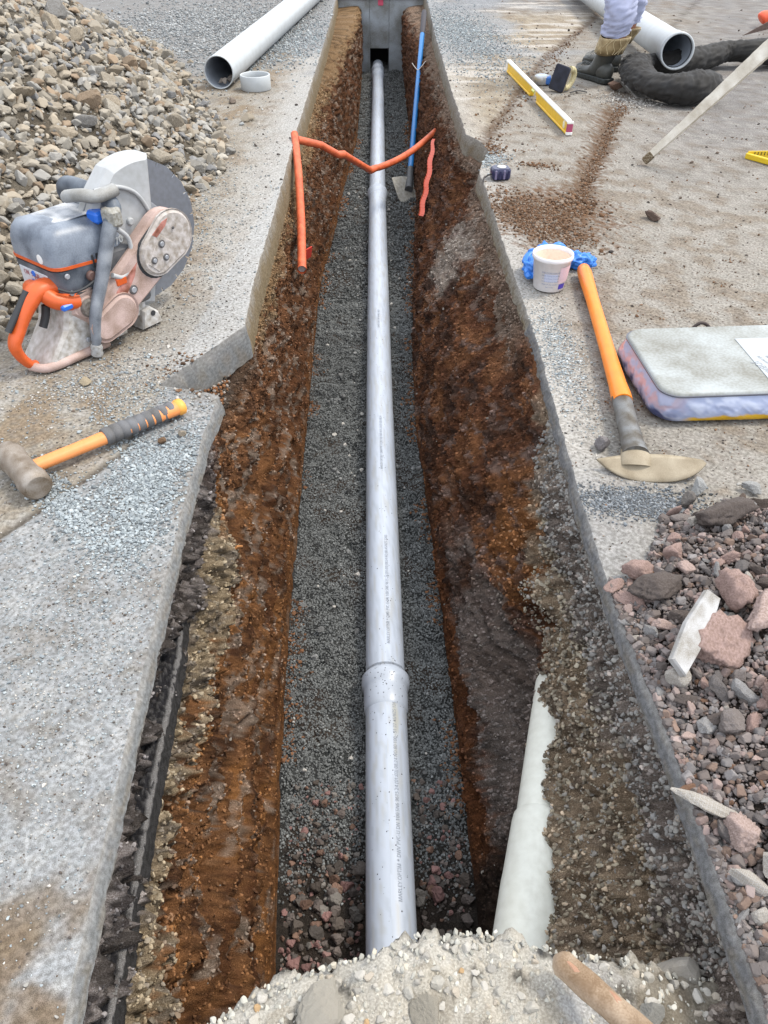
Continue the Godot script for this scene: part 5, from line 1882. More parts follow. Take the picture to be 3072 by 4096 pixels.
	var gd := part("blade_guard", MB.new().prism(gp, -0.098, -0.020, 0.014), guard_m, o)
	part("guard_lip", bent([Vector3(c.x - 0.140, c.y + 0.155, -0.018), Vector3(c.x - 0.075, c.y + 0.150, -0.014), Vector3(c.x - 0.020, c.y + 0.118, -0.014), Vector3(c.x + 0.012, c.y + 0.060, -0.016)], 0.0055, 6, 8), guard_m, gd)
	part("guard_bolt", disc(Vector3(c.x - 0.055, c.y + 0.055, -0.017), 0.010, 0.012, 0.003), guard_m, gd)
	part("guard_handle", bent([Vector3(c.x - 0.172, c.y + 0.135, -0.095), Vector3(c.x - 0.166, c.y + 0.148, -0.040), Vector3(c.x - 0.150, c.y + 0.148, 0.0), Vector3(c.x - 0.095, c.y + 0.152, 0.004)], 0.020, 5, 12, 0.8), mat("guard grip", Color(0.34, 0.35, 0.355), 0.6, 0.0, "grime", 0.3), gd)
	# belt cover arm
	var arm := part("belt_cover", MB.new().prism(capsule_poly(Vector2(0.232, 0.098), 0.060, Vector2(0.462, 0.236), 0.072), -0.018, 0.034, 0.012), dusty, o)
	var pl := part("arm_plate", MB.new().prism(capsule_poly(Vector2(0.415, 0.207), 0.062, Vector2(0.468, 0.239), 0.072), 0.030, 0.044, 0.010), mat("arm plate", Color(0.56, 0.525, 0.51), 0.75, 0.0, "grime", 0.12, 0.05), arm)
	part("arm_seam", MB.new().prism(capsule_poly(Vector2(0.410, 0.204), 0.0645, Vector2(0.440, 0.222), 0.066), 0.0295, 0.0350, 0.001), black, arm)
	part("plate_inset", MB.new().prism(PackedVector2Array([Vector2(0.372, 0.190), Vector2(0.402, 0.160), Vector2(0.455, 0.185), Vector2(0.465, 0.225), Vector2(0.425, 0.258)]), 0.0425, 0.0462, 0.002), mat("arm plate", Color.WHITE), pl)
	for s in [[0.425, 0.232, 0.011], [0.392, 0.196, 0.010], [0.432, 0.193, 0.010], [0.472, 0.262, 0.004]]:
		var b2 := part("screw", disc(Vector3(s[0], s[1], 0.0465), s[2], 0.004, 0.001), mat("screw ring", Color(0.10, 0.095, 0.095), 0.6), pl)
		if s[2] > 0.005:
			part("head", disc(Vector3(s[0], s[1], 0.049), s[2] * 0.6, 0.004, 0.001), steel, b2)
	var b3 := part("screw", disc(Vector3(0.315, 0.137, 0.0345), 0.013, 0.004, 0.001), mat("screw ring", Color(0.1, 0.1, 0.1), 0.6), arm)
	part("head", disc(Vector3(0.315, 0.137, 0.037), 0.008, 0.004, 0.001), steel, b3)
	part("red_patch", MB.new().rbox(Vector3(0.285, 0.172, 0.032), Vector3(0.036, 0.024, 0.010), 0.004), orange, arm)
	var worn := mat("worn red", Color(0.50, 0.22, 0.185), 0.7, 0.0, "mud", 0.2)
	part("worn_band", MB.new().prism(PackedVector2Array([Vector2(0.262, 0.150), Vector2(0.292, 0.172), Vector2(0.345, 0.205), Vector2(0.330, 0.170), Vector2(0.285, 0.120), Vector2(0.240, 0.105)]), 0.030, 0.0348, 0.002), worn, arm)
	part("worn_band", MB.new().prism(PackedVector2Array([Vector2(0.400, 0.262), Vector2(0.440, 0.288), Vector2(0.462, 0.292), Vector2(0.450, 0.272), Vector2(0.415, 0.250)]), 0.030, 0.0450, 0.002), worn, arm)
	part("starter_shell", MB.new().prism(capsule_poly(Vector2(0.205, 0.075), 0.045, Vector2(0.265, 0.095), 0.050), 0.030, 0.046, 0.012), dusty, arm)
	# air slots, screws and a seam on the block
	for k in 6:
		part("air_slot", MB.new().rbox(Vector3(0.235 + k * 0.013, 0.236, 0.0045), Vector3(0.006, 0.034, 0.006), 0.001), black, o)
	for q in [[0.150, 0.225], [0.320, 0.225], [0.150, 0.180], [0.255, 0.045], [0.16, 0.045], [0.21, 0.150]]:
		part("bolt", disc(Vector3(q[0], q[1], 0.0105), 0.0065, 0.006, 0.001), steel, o)
	part("cover_seam", MB.new().rbox(Vector3(0.21, 0.170, 0.006), Vector3(0.15, 0.003, 0.006), 0.0006), black, o)
	part("cable", bent([Vector3(0.12, 0.20, 0.002), Vector3(0.15, 0.185, 0.018), Vector3(0.20, 0.19, 0.022), Vector3(0.25, 0.215, 0.02), Vector3(0.29, 0.28, 0.018)], 0.0035, 5, 8), black, o)
	# front foot
	part("foot", MB.new().prism(PackedVector2Array([Vector2(0.335, 0.0), Vector2(0.405, 0.0), Vector2(0.398, 0.035), Vector2(0.372, 0.060), Vector2(0.345, 0.055)]), -0.075, 0.012, 0.006), pale, o)
	part("foot_hole", disc(Vector3(0.376, 0.038, 0.012), 0.008, 0.003, 0.0005), black, o)
	part("foot_link", MB.new().rbox(Vector3(0.335, 0.06, -0.03), Vector3(0.07, 0.05, 0.06), 0.008), pale, o)


# ---------------------------------------------------------------- hand tools on the left

func club_hammer() -> void:
	var o := thing("club_hammer", "club hammer with an orange handle and grey rubber grip lying on the near left slab", "hammer")
	var a := Vector3(-0.745, 0.030, -1.338)
	var b := Vector3(-0.462, 0.024, -1.587)
	var d := (b - a).normalized()
	var side := d.cross(Vector3.UP).normalized()
	var orange := mat("hammer orange", Color(0.72, 0.27, 0.085), 0.5, 0.0, "faint", 0.1)
	part("handle", MB.new().tube([a - d * 0.02, a + d * 0.02, a.lerp(b, 0.3), a.lerp(b, 0.5), b - d * 0.004, b], [0.0165, 0.0165, 0.0165, 0.0175, 0.0195, 0.016], 18, 0.85), orange, o)
	part("end_cap", MB.new().tube([b - d * 0.012, b - d * 0.008, b + d * 0.004, b + d * 0.008], [0.019, 0.0225, 0.0225, 0.018], 18, 0.85), mat("hammer yellow", Color(0.74, 0.34, 0.06), 0.5), o)
	# rubber grip with its grooves, on the near side of the handle
	var pts := []
	var rr := []
	var n := 9
	for k in n:
		var f := lerpf(0.47, 0.955, float(k) / n)
		var f2 := lerpf(0.47, 0.955, float(k + 1) / n)
		for q in [[0.04, -0.0012], [0.12, 0.0006], [0.5, 0.0014], [0.88, 0.0006], [0.96, -0.0012]]:
			pts.append(a.lerp(b, lerpf(f, f2, q[0])) + (-side * 0.0028 if false else side * -0.0028))
			rr.append(0.0195 + 0.0025 * sin(PI * f) + q[1])
	part("grip", MB.new().tube(pts, rr, 18, 0.86), mat("hammer grip", Color(0.145, 0.15, 0.165), 0.75, 0.0, "grime", 0.3), o)
	var head := MB.new()
	var hp := []
	var hr := []
	for q in [[-0.086, 0.026], [-0.081, 0.032], [-0.055, 0.034], [-0.028, 0.030], [0.028, 0.030], [0.055, 0.034], [0.079, 0.032], [0.085, 0.025]]:
		hp.append(a - d * 0.012 + Vector3(0, 0.004, 0) - side * q[0] * 0.98 + d * 0.0)
		hr.append(q[1])
	head.tube(hp, hr, 16)
	part("head", head, mat("hammer steel", Color(0.30, 0.27, 0.24), 0.6, 0.2, "mud", 0.3, 0.03), o)


func tub_and_glove() -> void:
	var o := thing("plastic_tub", "open white plastic tub with faded print standing at the right edge of the trench", "tub", Vector3(0.565, 0.003, -2.288))
	var wall := mat("tub plastic", Color(0.80, 0.785, 0.80), 0.4, 0.0, "faint", 0.09)
	wall.backlight_enabled = true
	wall.backlight = Color(0.35, 0.33, 0.33)
	part("body", MB.new().lathe([Vector2(0.0, 0.0), Vector2(0.046, 0.0), Vector2(0.0485, 0.003), Vector2(0.0585, 0.094), Vector2(0.0625, 0.096), Vector2(0.0635, 0.100), Vector2(0.0625, 0.108), Vector2(0.0605, 0.110), Vector2(0.0585, 0.108), Vector2(0.0570, 0.095), Vector2(0.0475, 0.006), Vector2(0.0, 0.005)], 40), wall, o)
	part("residue", MB.new().lathe([Vector2(0.0, 0.030), Vector2(0.0490, 0.031), Vector2(0.0545, 0.086), Vector2(0.0560, 0.097)], 32), mat("peach residue", Color(0.80, 0.66, 0.55), 0.6, 0.0, "faint", 0.06), o)
	# print: lines of small text, a blue block and a pink panel, bent round the side
	var blue_ink := mat("tub blue", Color(0.22, 0.27, 0.42), 0.5)
	var rows := ["DIRECTIONS FOR USE", "apply evenly to clean", "dry surfaces, join at", "once and hold firmly", "wipe off any excess", "NET 1 KG"]
	for k in rows.size():
		part("print", round_print(rows[k], 0.0044, 0.066 - k * 0.0095, 0.22), blue_ink, o)
	part("print_band", tub_patch(-0.55, 0.22, 0.036, 0.062), mat("tub band", Color(0.52, 0.56, 0.70), 0.45, 0.0, "faint", 0.03), o)
	part("pink_panel", tub_patch(0.30, 1.25, 0.030, 0.082), mat("tub pink", Color(0.68, 0.52, 0.58), 0.45, 0.0, "faint", 0.04), o)
	part("blue_block", tub_patch(0.38, 0.86, 0.010, 0.027), mat("tub violet", Color(0.075, 0.055, 0.42), 0.4), o)
	# blue glove, crumpled behind the tub
	var gm := mat("glove blue", Color(0.035, 0.20, 0.66), 0.45, 0.0, "faint", 0.05)
	var g := thing("blue_glove", "crumpled bright blue rubber glove lying behind the white tub", "glove", Vector3(0.585, 0.012, -2.42))
	for q in [[Vector3(-0.005, 0.030, 0.004), Vector3(0.125, 0.085, 0.075), 300], [Vector3(-0.062, 0.020, 0.050), Vector3(0.060, 0.055, 0.115), 301], [Vector3(0.085, 0.018, -0.012), Vector3(0.105, 0.050, 0.065), 302], [Vector3(0.128, 0.014, -0.004), Vector3(0.060, 0.044, 0.060), 303]]:
		var fold := MB.new()
		fold.smooth()
		var n := noise(q[2], 1.3, 3)
		var n2 := noise(q[2] + 9, 3.6, 2)
		var pos := []
		if not ico.has(3):
			ico[3] = icosphere(3)
		for d in ico[3][0]:
			var k := 0.5 * (1.0 + 0.55 * n.get_noise_3dv(d) - 0.30 * absf(n2.get_noise_3dv(d)))
			var v: Vector3 = d * k * q[1] + q[0]
			v.y = maxf(v.y, -0.008)
			pos.append(v)
		for t in ico[3][1]:
			fold.tri(pos[t[0]], pos[t[1]], pos[t[2]])
		part("palm" if q[2] == 300 else "finger", fold, gm, g)
	for f in [[Vector3(-0.05, 0.012, 0.05), Vector3(-0.080, 0.016, 0.075), Vector3(-0.078, 0.008, 0.105)], [Vector3(0.0, 0.045, -0.02), Vector3(0.035, 0.060, -0.03), Vector3(0.06, 0.040, -0.03)], [Vector3(-0.03, 0.045, 0.0), Vector3(-0.065, 0.048, 0.01), Vector3(-0.086, 0.03, 0.04)]]:
		part("finger", bent(f, [0.012, 0.0135, 0.0115, 0.013, 0.0125, 0.0115, 0.0125, 0.011, 0.009], 4, 12, 0.7), gm, g)


func tub_r(y: float) -> float:
	return lerpf(0.0485, 0.0585, (y - 0.003) / 0.091)


func tub_patch(a0: float, a1: float, y0: float, y1: float) -> MB:
	# a sheet on the tub between two angles (0 = towards the camera, positive to the right)
	var b := MB.new()
	b.smooth()
	for k in 10:
		var p := lerpf(a0, a1, k / 10.0)
		var q := lerpf(a0, a1, (k + 1) / 10.0)
		var f := func(a: float, y: float) -> Vector3: return Vector3(sin(a) * (tub_r(y) + 0.0006), y, cos(a) * (tub_r(y) + 0.0006))
		b.quad(f.call(p, y0), f.call(p, y1), f.call(q, y1), f.call(q, y0))
	return b


func round_print(s: String, h: float, y: float, a1: float) -> ArrayMesh:
	var src := lettering(s, h, 0.0)
	var out := ArrayMesh.new()
	for i in src.get_surface_count():
		var arr := src.surface_get_arrays(i)
		var v: PackedVector3Array = arr[Mesh.ARRAY_VERTEX]
		for k in v.size():
			var yy := y + v[k].y
			var r := tub_r(yy) + 0.0012
			var a := -0.20 + v[k].x / 0.054
			v[k] = Vector3(sin(a) * r, yy, cos(a) * r)
		arr[Mesh.ARRAY_VERTEX] = v
		arr[Mesh.ARRAY_NORMAL] = null
		arr[Mesh.ARRAY_TANGENT] = null
		out.add_surface_from_arrays(Mesh.PRIMITIVE_TRIANGLES, arr)
	return out


func drag_shovel() -> void:
	var o := thing("orange_handled_shovel", "shovel with a bright orange handle and muddy blade lying by the wrapped pack", "shovel")
	var a := Vector3(0.688, 0.027, -2.37)
	var b := Vector3(0.612, 0.034, -1.592)
	var c := Vector3(0.585, 0.030, -1.36)
	var d := (b - a).normalized()
	part("handle", MB.new().tube([a, a + d * 0.012, a + d * 0.05, a.lerp(b, 0.3), a.lerp(b, 0.7), a.lerp(b, 0.93), b, b + d * 0.022], [0.012, 0.020, 0.0225, 0.019, 0.0195, 0.022, 0.0245, 0.0235], 20), mat("fibreglass orange", Color(0.86, 0.235, 0.012), 0.35, 0.0, "faint", 0.25), o)
	var e := (c - b).normalized()
	part("socket", MB.new().tube([b + e * 0.004, b + e * 0.03, b.lerp(c, 0.5), b.lerp(c, 0.8), c], [0.0245, 0.0235, 0.024, 0.026, 0.031], 18, 0.85), mat("socket steel", Color(0.20, 0.21, 0.22), 0.55, 0.3, "mud", 0.3, 0.02), o)
	# blade: a crescent plate set across the socket, seen nearly along its sheet
	var mud := mat("muddy blade", Color(0.36, 0.31, 0.23), 0.75, 0.0, "grime", 0.3, 0.02)
	var bl := MB.new()
	bl.smooth()
	var n := 22
	var grid := []
	for i in n + 1:
		var u := i / float(n) * 2 - 1
		var row := []
		for j in 7:
			var v := j / 6.0
			var depth := 0.050 * (1 - pow(absf(u), 3.2)) + 0.005
			row.append(Vector3(0.612 + u * 0.113 + 0.008 * v, 0.036 - 0.012 * u * u * 0.5 - v * (0.028 * (1 - u * u) + 0.006) + 0.006 * u, -1.345 + 0.012 * u + v * depth - 0.012 * (1 - u * u)))
		grid.append(row)
	for i in n:
		for j in 6:
			bl.quad(grid[i][j], grid[i][j + 1], grid[i + 1][j + 1], grid[i + 1][j])
			var t := Vector3(0, -0.0035, 0)
			bl.quad(grid[i][j] + t, grid[i + 1][j] + t, grid[i + 1][j + 1] + t, grid[i][j + 1] + t)
		var t2 := Vector3(0, -0.0035, 0)
		bl.quad(grid[i][6], grid[i][6] + t2, grid[i + 1][6] + t2, grid[i + 1][6])
		bl.quad(grid[i][0], grid[i + 1][0], grid[i + 1][0] + t2, grid[i][0] + t2)
	part("blade", bl, mud, o)
	part("frog", MB.new().tube([c - e * 0.09, c - e * 0.03, c + e * 0.0, c + e * 0.018 + Vector3(0, -0.016, 0)], [0.020, 0.027, 0.033, 0.036], 20, 0.55), mud, o)


func wrapped_tray() -> void:
	# a shallow pack with a pale lid, wrapped in clear film, standing by the shovel
	var o := thing("wrapped_pack", "flat pack with a pale dusty lid and bluish film sides right of the shovel", "package", Vector3(0.925, 0.0, -1.70), Basis(Vector3.UP, 0.045))
	var hx := 0.245
	var hz := 0.165
	var ring := func(y: float, out: float, r: float, wob: float) -> Array:
		var a := []
		for q in MB.rounded(hx + out, hz + out, r, 9):
			var w := wob * noise(310, 22.0, 2).get_noise_3d(q.x, y * 3.0, q.y)
			a.append(Vector3(q.x * (1 + w), y, -q.y * (1 + w)))
		return a
	var fp := PackedVector3Array()
	var fc := PackedColorArray()
	var nu := 420
	var nv := 26
	var base := MB.rounded(1.0, 1.0, 0.30, 24)
	var per := PackedVector2Array()
	for k in base.size():
		var q := Vector2(signf(base[k].x) * (hx - 0.055 + (absf(base[k].x) - 0.7) / 0.3 * 0.055), signf(base[k].y) * (hz - 0.055 + (absf(base[k].y) - 0.7) / 0.3 * 0.055))
		per.append(q)
	var total := 0.0
	for k in per.size():
		total += per[k].distance_to(per[(k + 1) % per.size()])
	var line := PackedVector2Array()
	var seg := 0
	var gone := 0.0
	for k in nu:
		var want := total * k / (nu - 1.0)
		while seg < per.size() - 1 and gone + per[seg].distance_to(per[(seg + 1) % per.size()]) < want:
			gone += per[seg].distance_to(per[(seg + 1) % per.size()])
			seg += 1
		var d := maxf(per[seg].distance_to(per[(seg + 1) % per.size()]), 1e-6)
		line.append(per[seg].lerp(per[(seg + 1) % per.size()], clampf((want - gone) / d, 0.0, 1.0)))
	for k in nu:
		var q := line[k]
		var out := q.normalized()
		for j in nv:
			var t := j / (nv - 1.0)
			var y := 0.003 + 0.0695 * t
			var bulge := 0.017 * sin(PI * pow(t, 0.7)) - 0.012 * sm(0.12, 0.0, t)
			var fold := noise(311, 9.0, 3).get_noise_3d(q.x * 1.6 + y * 1.5, y * 2.4, q.y * 1.8)
			var crease := noise(312, 24.0, 2).get_noise_3d(q.x * 1.2 - y * 1.2, y * 0.8, q.y * 1.2)
			bulge += (0.003 * fold + 0.0012 * crease) * sin(PI * t)
			fp.append(Vector3(q.x + out.x * bulge, y, -(q.y + out.y * bulge)))
			var col := Color(0.27, 0.31, 0.45).lerp(Color(0.40, 0.44, 0.56), sm(-0.1, 0.4, fold))
			var left_end := sm(-0.16, -0.235, q.x)
			col = col.lerp(Color(0.36, 0.27, 0.31).lerp(Color(0.29, 0.30, 0.41), sm(-0.15, 0.2, crease + fold)), left_end * sm(0.25, 0.5, t + 0.4 * fold))
			col = col.lerp(Color(0.05, 0.055, 0.13), left_end * sm(0.45, 0.2, t + 0.3 * fold))
			var band := sm(0.06, 0.12, t) * sm(0.40, 0.33, t + 0.10 * fold + 0.12 * sm(-0.05, -0.2, q.x))
			col = col.lerp(Color(0.60, 0.36, 0.02), band * sm(-0.19, -0.15, q.x))
			fc.append(col)
	var fm := mat("blue film", Color.WHITE, 0.16)
	fm.vertex_color_use_as_albedo = true
	part("film_side", grid_mesh(fp, fc, nu, nv, false), fm, o)
	var b := MB.new()
	b = MB.new()
	b.smooth()
	b.rings([ring.call(0.0722, 0.002, 0.05, 0.0), ring.call(0.0755, 0.002, 0.05, 0.0)])
	part("lid_edge", b, mat("lid edge", Color(0.10, 0.105, 0.13), 0.5), o)
	b = MB.new()
	b.smooth()
	b.rings([ring.call(0.0752, -0.001, 0.05, 0.0), ring.call(0.080, -0.003, 0.05, 0.0), ring.call(0.082, -0.008, 0.047, 0.01), ring.call(0.079, -0.022, 0.04, 0.01), ring.call(0.0795, -0.07, 0.03, 0.02)])
	part("lid", b, mat("pale lid", Color(0.35, 0.38, 0.39), 0.6, 0.0, "grime", 0.9), o)
	# paper label printed on the lid
	var lb := part("paper_label", MB.new().rbox(Vector3(0.13, 0.0805, 0.015), Vector3(0.20, 0.0012, 0.215), 0.0004), mat("label paper", Color(0.36, 0.39, 0.41), 0.6), o)
	for t in [["JOBMATE", 0.017, 0.045, 0.072], ["All round work pad", 0.008, 0.064, 0.045], ["keep dry and flat", 0.007, 0.082, 0.035], ["rinse after use", 0.007, 0.100, 0.035], ["lot 08 24", 0.007, 0.13, 0.05]]:
		var m := part("print", lettering(t[0], t[1], 0.0004), mat("label print", Color(0.24, 0.26, 0.29), 0.6), lb)
		m.transform = Transform3D(Basis(Vector3(0.30, 0, 0.954), Vector3(0.954, 0, -0.30), Vector3(0, 1, 0)).orthonormalized(), Vector3(t[2], 0.0815, t[3]))
		m.transform.basis = Basis(Vector3(0.30, 0, 0.954).normalized(), Vector3(0.954, 0, -0.30).normalized(), Vector3(0.30, 0, 0.954).normalized().cross(Vector3(0.954, 0, -0.30).normalized()))
	# a wire loop standing behind it
	var w := thing("wire_hook", "dark rusty wire hook arching up behind the wrapped pack", "hook", Vector3(0.918, 0.0, -1.93))
	part("hook", bent([Vector3(-0.026, -0.004, 0.0), Vector3(-0.024, 0.035, 0.0), Vector3(-0.004, 0.056, 0.0), Vector3(0.018, 0.048, 0.002), Vector3(0.036, 0.02, 0.004), Vector3(0.046, -0.004, 0.004)], 0.0048, 6, 8), mat("rusty wire", Color(0.06, 0.045, 0.04), 0.6, 0.3), w)


# ---------------------------------------------------------------- tools on the right slab

func spirit_level() -> void:
	var a := Vector3(0.862, 0.0, -5.36)
	var b := Vector3(0.956, 0.0, -3.955)
	var len_ := a.distance_to(b)
	var d := (b - a).normalized()
	# x along the level towards the near end, y up, z towards the trench side face
	var o := thing("spirit_level", "long yellow spirit level standing on its edge on the right slab", "spirit level", (a + b) / 2 + Vector3(0.012, 0.003, 0), Basis(d, Vector3.UP, d.cross(Vector3.UP)))
	var yellow := mat("level yellow", Color(0.80, 0.50, 0.015), 0.38, 0.0, "faint", 0.2)
	var white := mat("level white", Color(0.76, 0.76, 0.72), 0.4)
	var h := 0.062
	var w := 0.026
	var web := MB.new()
	web.rbox(Vector3(-len_ * 0.27 + 0.012, h / 2, 0), Vector3(len_ * 0.46 - 0.03, h - 0.02, w - 0.010), 0.001)
	web.rbox(Vector3(len_ * 0.27 - 0.012, h / 2, 0), Vector3(len_ * 0.46 - 0.03, h - 0.02, w - 0.010), 0.001)
	web.rbox(Vector3(0, h * 0.66, 0), Vector3(0.12, h * 0.42, w - 0.010), 0.001)
	part("web", web, yellow, o)
	part("top_flange", MB.new().rbox(Vector3(0, h - 0.005, 0), Vector3(len_ - 0.03, 0.010, w), 0.002), white, o)
	part("bottom_flange", MB.new().rbox(Vector3(-len_ * 0.27, 0.005, 0), Vector3(len_ * 0.46 - 0.04, 0.010, w), 0.002), yellow, o)
	part("bottom_flange", MB.new().rbox(Vector3(len_ * 0.27, 0.005, 0), Vector3(len_ * 0.46 - 0.04, 0.010, w), 0.002), yellow, o)
	for s in [-1.0, 1.0]:
		var cap := part("end_cap", MB.new().rbox(Vector3(s * (len_ / 2 - 0.008), h / 2, 0), Vector3(0.016, h + 0.002, w + 0.002), 0.003), white if s < 0 else mat("level maroon", Color(0.36, 0.06, 0.13), 0.5), o)
		if s > 0:
			part("white_tip", MB.new().rbox(Vector3(len_ / 2 - 0.007, 0.008, 0), Vector3(0.017, 0.016, w + 0.004), 0.003), white, cap)
			part("white_tip", MB.new().rbox(Vector3(len_ / 2 - 0.007, h - 0.006, 0), Vector3(0.017, 0.014, w + 0.004), 0.003), white, cap)
	var vial := part("vial", MB.new().tube([Vector3(-0.025, h * 0.66, 0.011), Vector3(0.025, h * 0.66, 0.011)], 0.007, 12), mat("vial", Color(0.60, 0.62, 0.12), 0.2), o)
	part("vial_frame", MB.new().rbox(Vector3(0, h * 0.66, 0.007), Vector3(0.075, 0.022, 0.008), 0.002), mat("vial frame", Color(0.70, 0.62, 0.40), 0.5), vial)
	var ring := part("end_vial", disc(Vector3(len_ / 2 - 0.075, h / 2, 0.0085), 0.019, 0.004, 0.001), mat("vial ring", Color(0.76, 0.66, 0.36), 0.4), o)
	part("mark", MB.new().rbox(Vector3(len_ / 2 - 0.075, h / 2, 0.011), Vector3(0.006, 0.028, 0.003), 0.001), white, ring)


func tapes() -> void:
	var navy := mat("navy plastic", Color(0.022, 0.024, 0.075), 0.3, 0.0, "faint", 0.04)
	var lilac := mat("lilac plastic", Color(0.17, 0.15, 0.25), 0.35, 0.0, "faint", 0.04)
	var o := thing("tape_measure", "navy tape measure lying at the slab edge, its lanyard hanging into the trench", "tape measure", Vector3(0.553, 0.002, -3.34), Basis(Vector3.UP, 0.12))
	var body := MB.new()
	body.x = Transform3D(Basis(Vector3(1, 0, 0), Vector3(0, 0, -1), Vector3(0, 1, 0)), Vector3.ZERO)
	body.prism(MB.rounded(0.040, 0.034, 0.020, 6), 0.0, 0.044, 0.007, true)
	part("case", body, navy, o)
	for k in 4:
		part("rib", MB.new().rbox(Vector3(-0.027 + k * 0.018, 0.022, 0.0335), Vector3(0.009, 0.036, 0.006), 0.002), lilac if k % 2 == 0 else navy, o)
	part("label", disc_flat(Vector3(0.004, 0.0445, -0.002), 0.019, 0.003), mat("tape label", Color(0.62, 0.62, 0.58), 0.5), o)
	part("lanyard", bent([Vector3(-0.038, 0.022, 0.01), Vector3(-0.062, 0.014, 0.012), Vector3(-0.078, 0.004, 0.03), Vector3(-0.083, -0.03, 0.09), Vector3(-0.080, -0.07, 0.18), Vector3(-0.072, -0.085, 0.25)], 0.0036, 6, 8), mat("lanyard", Color(0.045, 0.04, 0.04), 0.8), o)
	var r := thing("tape_reel", "round silver and blue tape measure standing by the black sponge float", "tape measure", Vector3(1.022, 0.003, -5.02), Basis(Vector3.UP, -0.2))
	part("case", MB.new().lathe([Vector2(0, 0.0), Vector2(0.040, 0.0), Vector2(0.0435, 0.004), Vector2(0.0435, 0.040), Vector2(0.040, 0.045), Vector2(0, 0.046)], 32), mat("silver case", Color(0.46, 0.47, 0.48), 0.35, 0.5, "faint", 0.05), r)
	part("blue_side", MB.new().rbox(Vector3(0.034, 0.023, 0.008), Vector3(0.036, 0.044, 0.056), 0.008), mat("reel blue", Color(0.03, 0.13, 0.42), 0.4), r)
	part("top_plate", MB.new().lathe([Vector2(0, 0.049), Vector2(0.026, 0.049), Vector2(0.030, 0.045)], 24), mat("reel top", Color(0.58, 0.66, 0.74), 0.4), r)
	part("hook", MB.new().rbox(Vector3(0.085, 0.016, 0.0), Vector3(0.07, 0.010, 0.012), 0.003), mat("reel hook", Color(0.05, 0.045, 0.04), 0.6), r)


func disc_flat(at: Vector3, r: float, h: float) -> MB:
	var b := MB.new()
	b.x = Transform3D(Basis.IDENTITY, at)
	b.lathe([Vector2(0, -h / 2), Vector2(r, -h / 2), Vector2(r, h / 2), Vector2(0, h / 2 + 0.0005)], 24)
	return b


func sponge_float() -> void:
	var o := thing("sponge_float", "sponge float with a black pad and cream handle standing on its edge by the boot", "float", Vector3(1.090, 0.004, -4.84), Basis(Vector3.UP, -0.72))
	var pad := MB.new()
	pad.x = Transform3D(Basis(Vector3.BACK, -0.16) * Basis(Vector3.RIGHT, -0.24), Vector3(0, 0.064, 0.0))
	pad.prism(MB.rounded(0.045, 0.065, 0.012, 4), 0.0, 0.022, 0.004)
	part("pad", pad, mat("pad black", Color(0.022, 0.025, 0.042), 0.85, 0.0, "pale_dust", 0.3), o)
	var board := MB.new()
	board.x = pad.x
	board.prism(MB.rounded(0.044, 0.063, 0.010, 4), -0.009, -0.0005, 0.002)
	part("backing", board, mat("float wood", Color(0.48, 0.40, 0.28), 0.8, 0.0, "grime", 0.06), o)
	var h := MB.new()
	h.x = pad.x * Transform3D(Basis.IDENTITY, Vector3(0.034, 0.01, 0.0))
	h.tube(smoothed([Vector3(0.0, -0.045, -0.006), Vector3(0.004, -0.042, -0.04), Vector3(0.006, -0.015, -0.062), Vector3(0.006, 0.022, -0.066), Vector3(0.004, 0.046, -0.045), Vector3(0.0, 0.048, -0.006)], 5), 0.016, 12)
	part("handle", h, mat("float handle", Color(0.62, 0.56, 0.34), 0.6, 0.0, "grime", 0.05), o)
	var s := thing("float_strap", "thin dark strap lying on the slab beside the sponge float", "strap", Vector3(1.17, 0.004, -4.80))
	part("strap", bent([Vector3(-0.03, 0.006, 0.03), Vector3(0.02, 0.010, 0.0), Vector3(0.07, 0.004, 0.01)], 0.006, 5, 8, 0.5), mat("strap black", Color(0.03, 0.03, 0.03), 0.8), s)


func hollow(a: Vector3, b: Vector3, ro: float, ri: float, mouth: Array) -> MB:
	# a pipe from the mouth a to b with an open bore; mouth adds [distance, extra radius] rings near a
	var d := (b - a).normalized()
	var p := []
	var r := []
	p.append(a + d * 1.2)
	r.append(ri)
	p.append(a + d * 0.002)
	r.append(ri)
	p.append(a)
	r.append(ri + 0.002)
	for m in mouth:
		p.append(a + d * m[0])
		r.append(ro + m[1])
	p.append(b)
	r.append(ro)
	return MB.new().tube_free(p, r, d, 44)


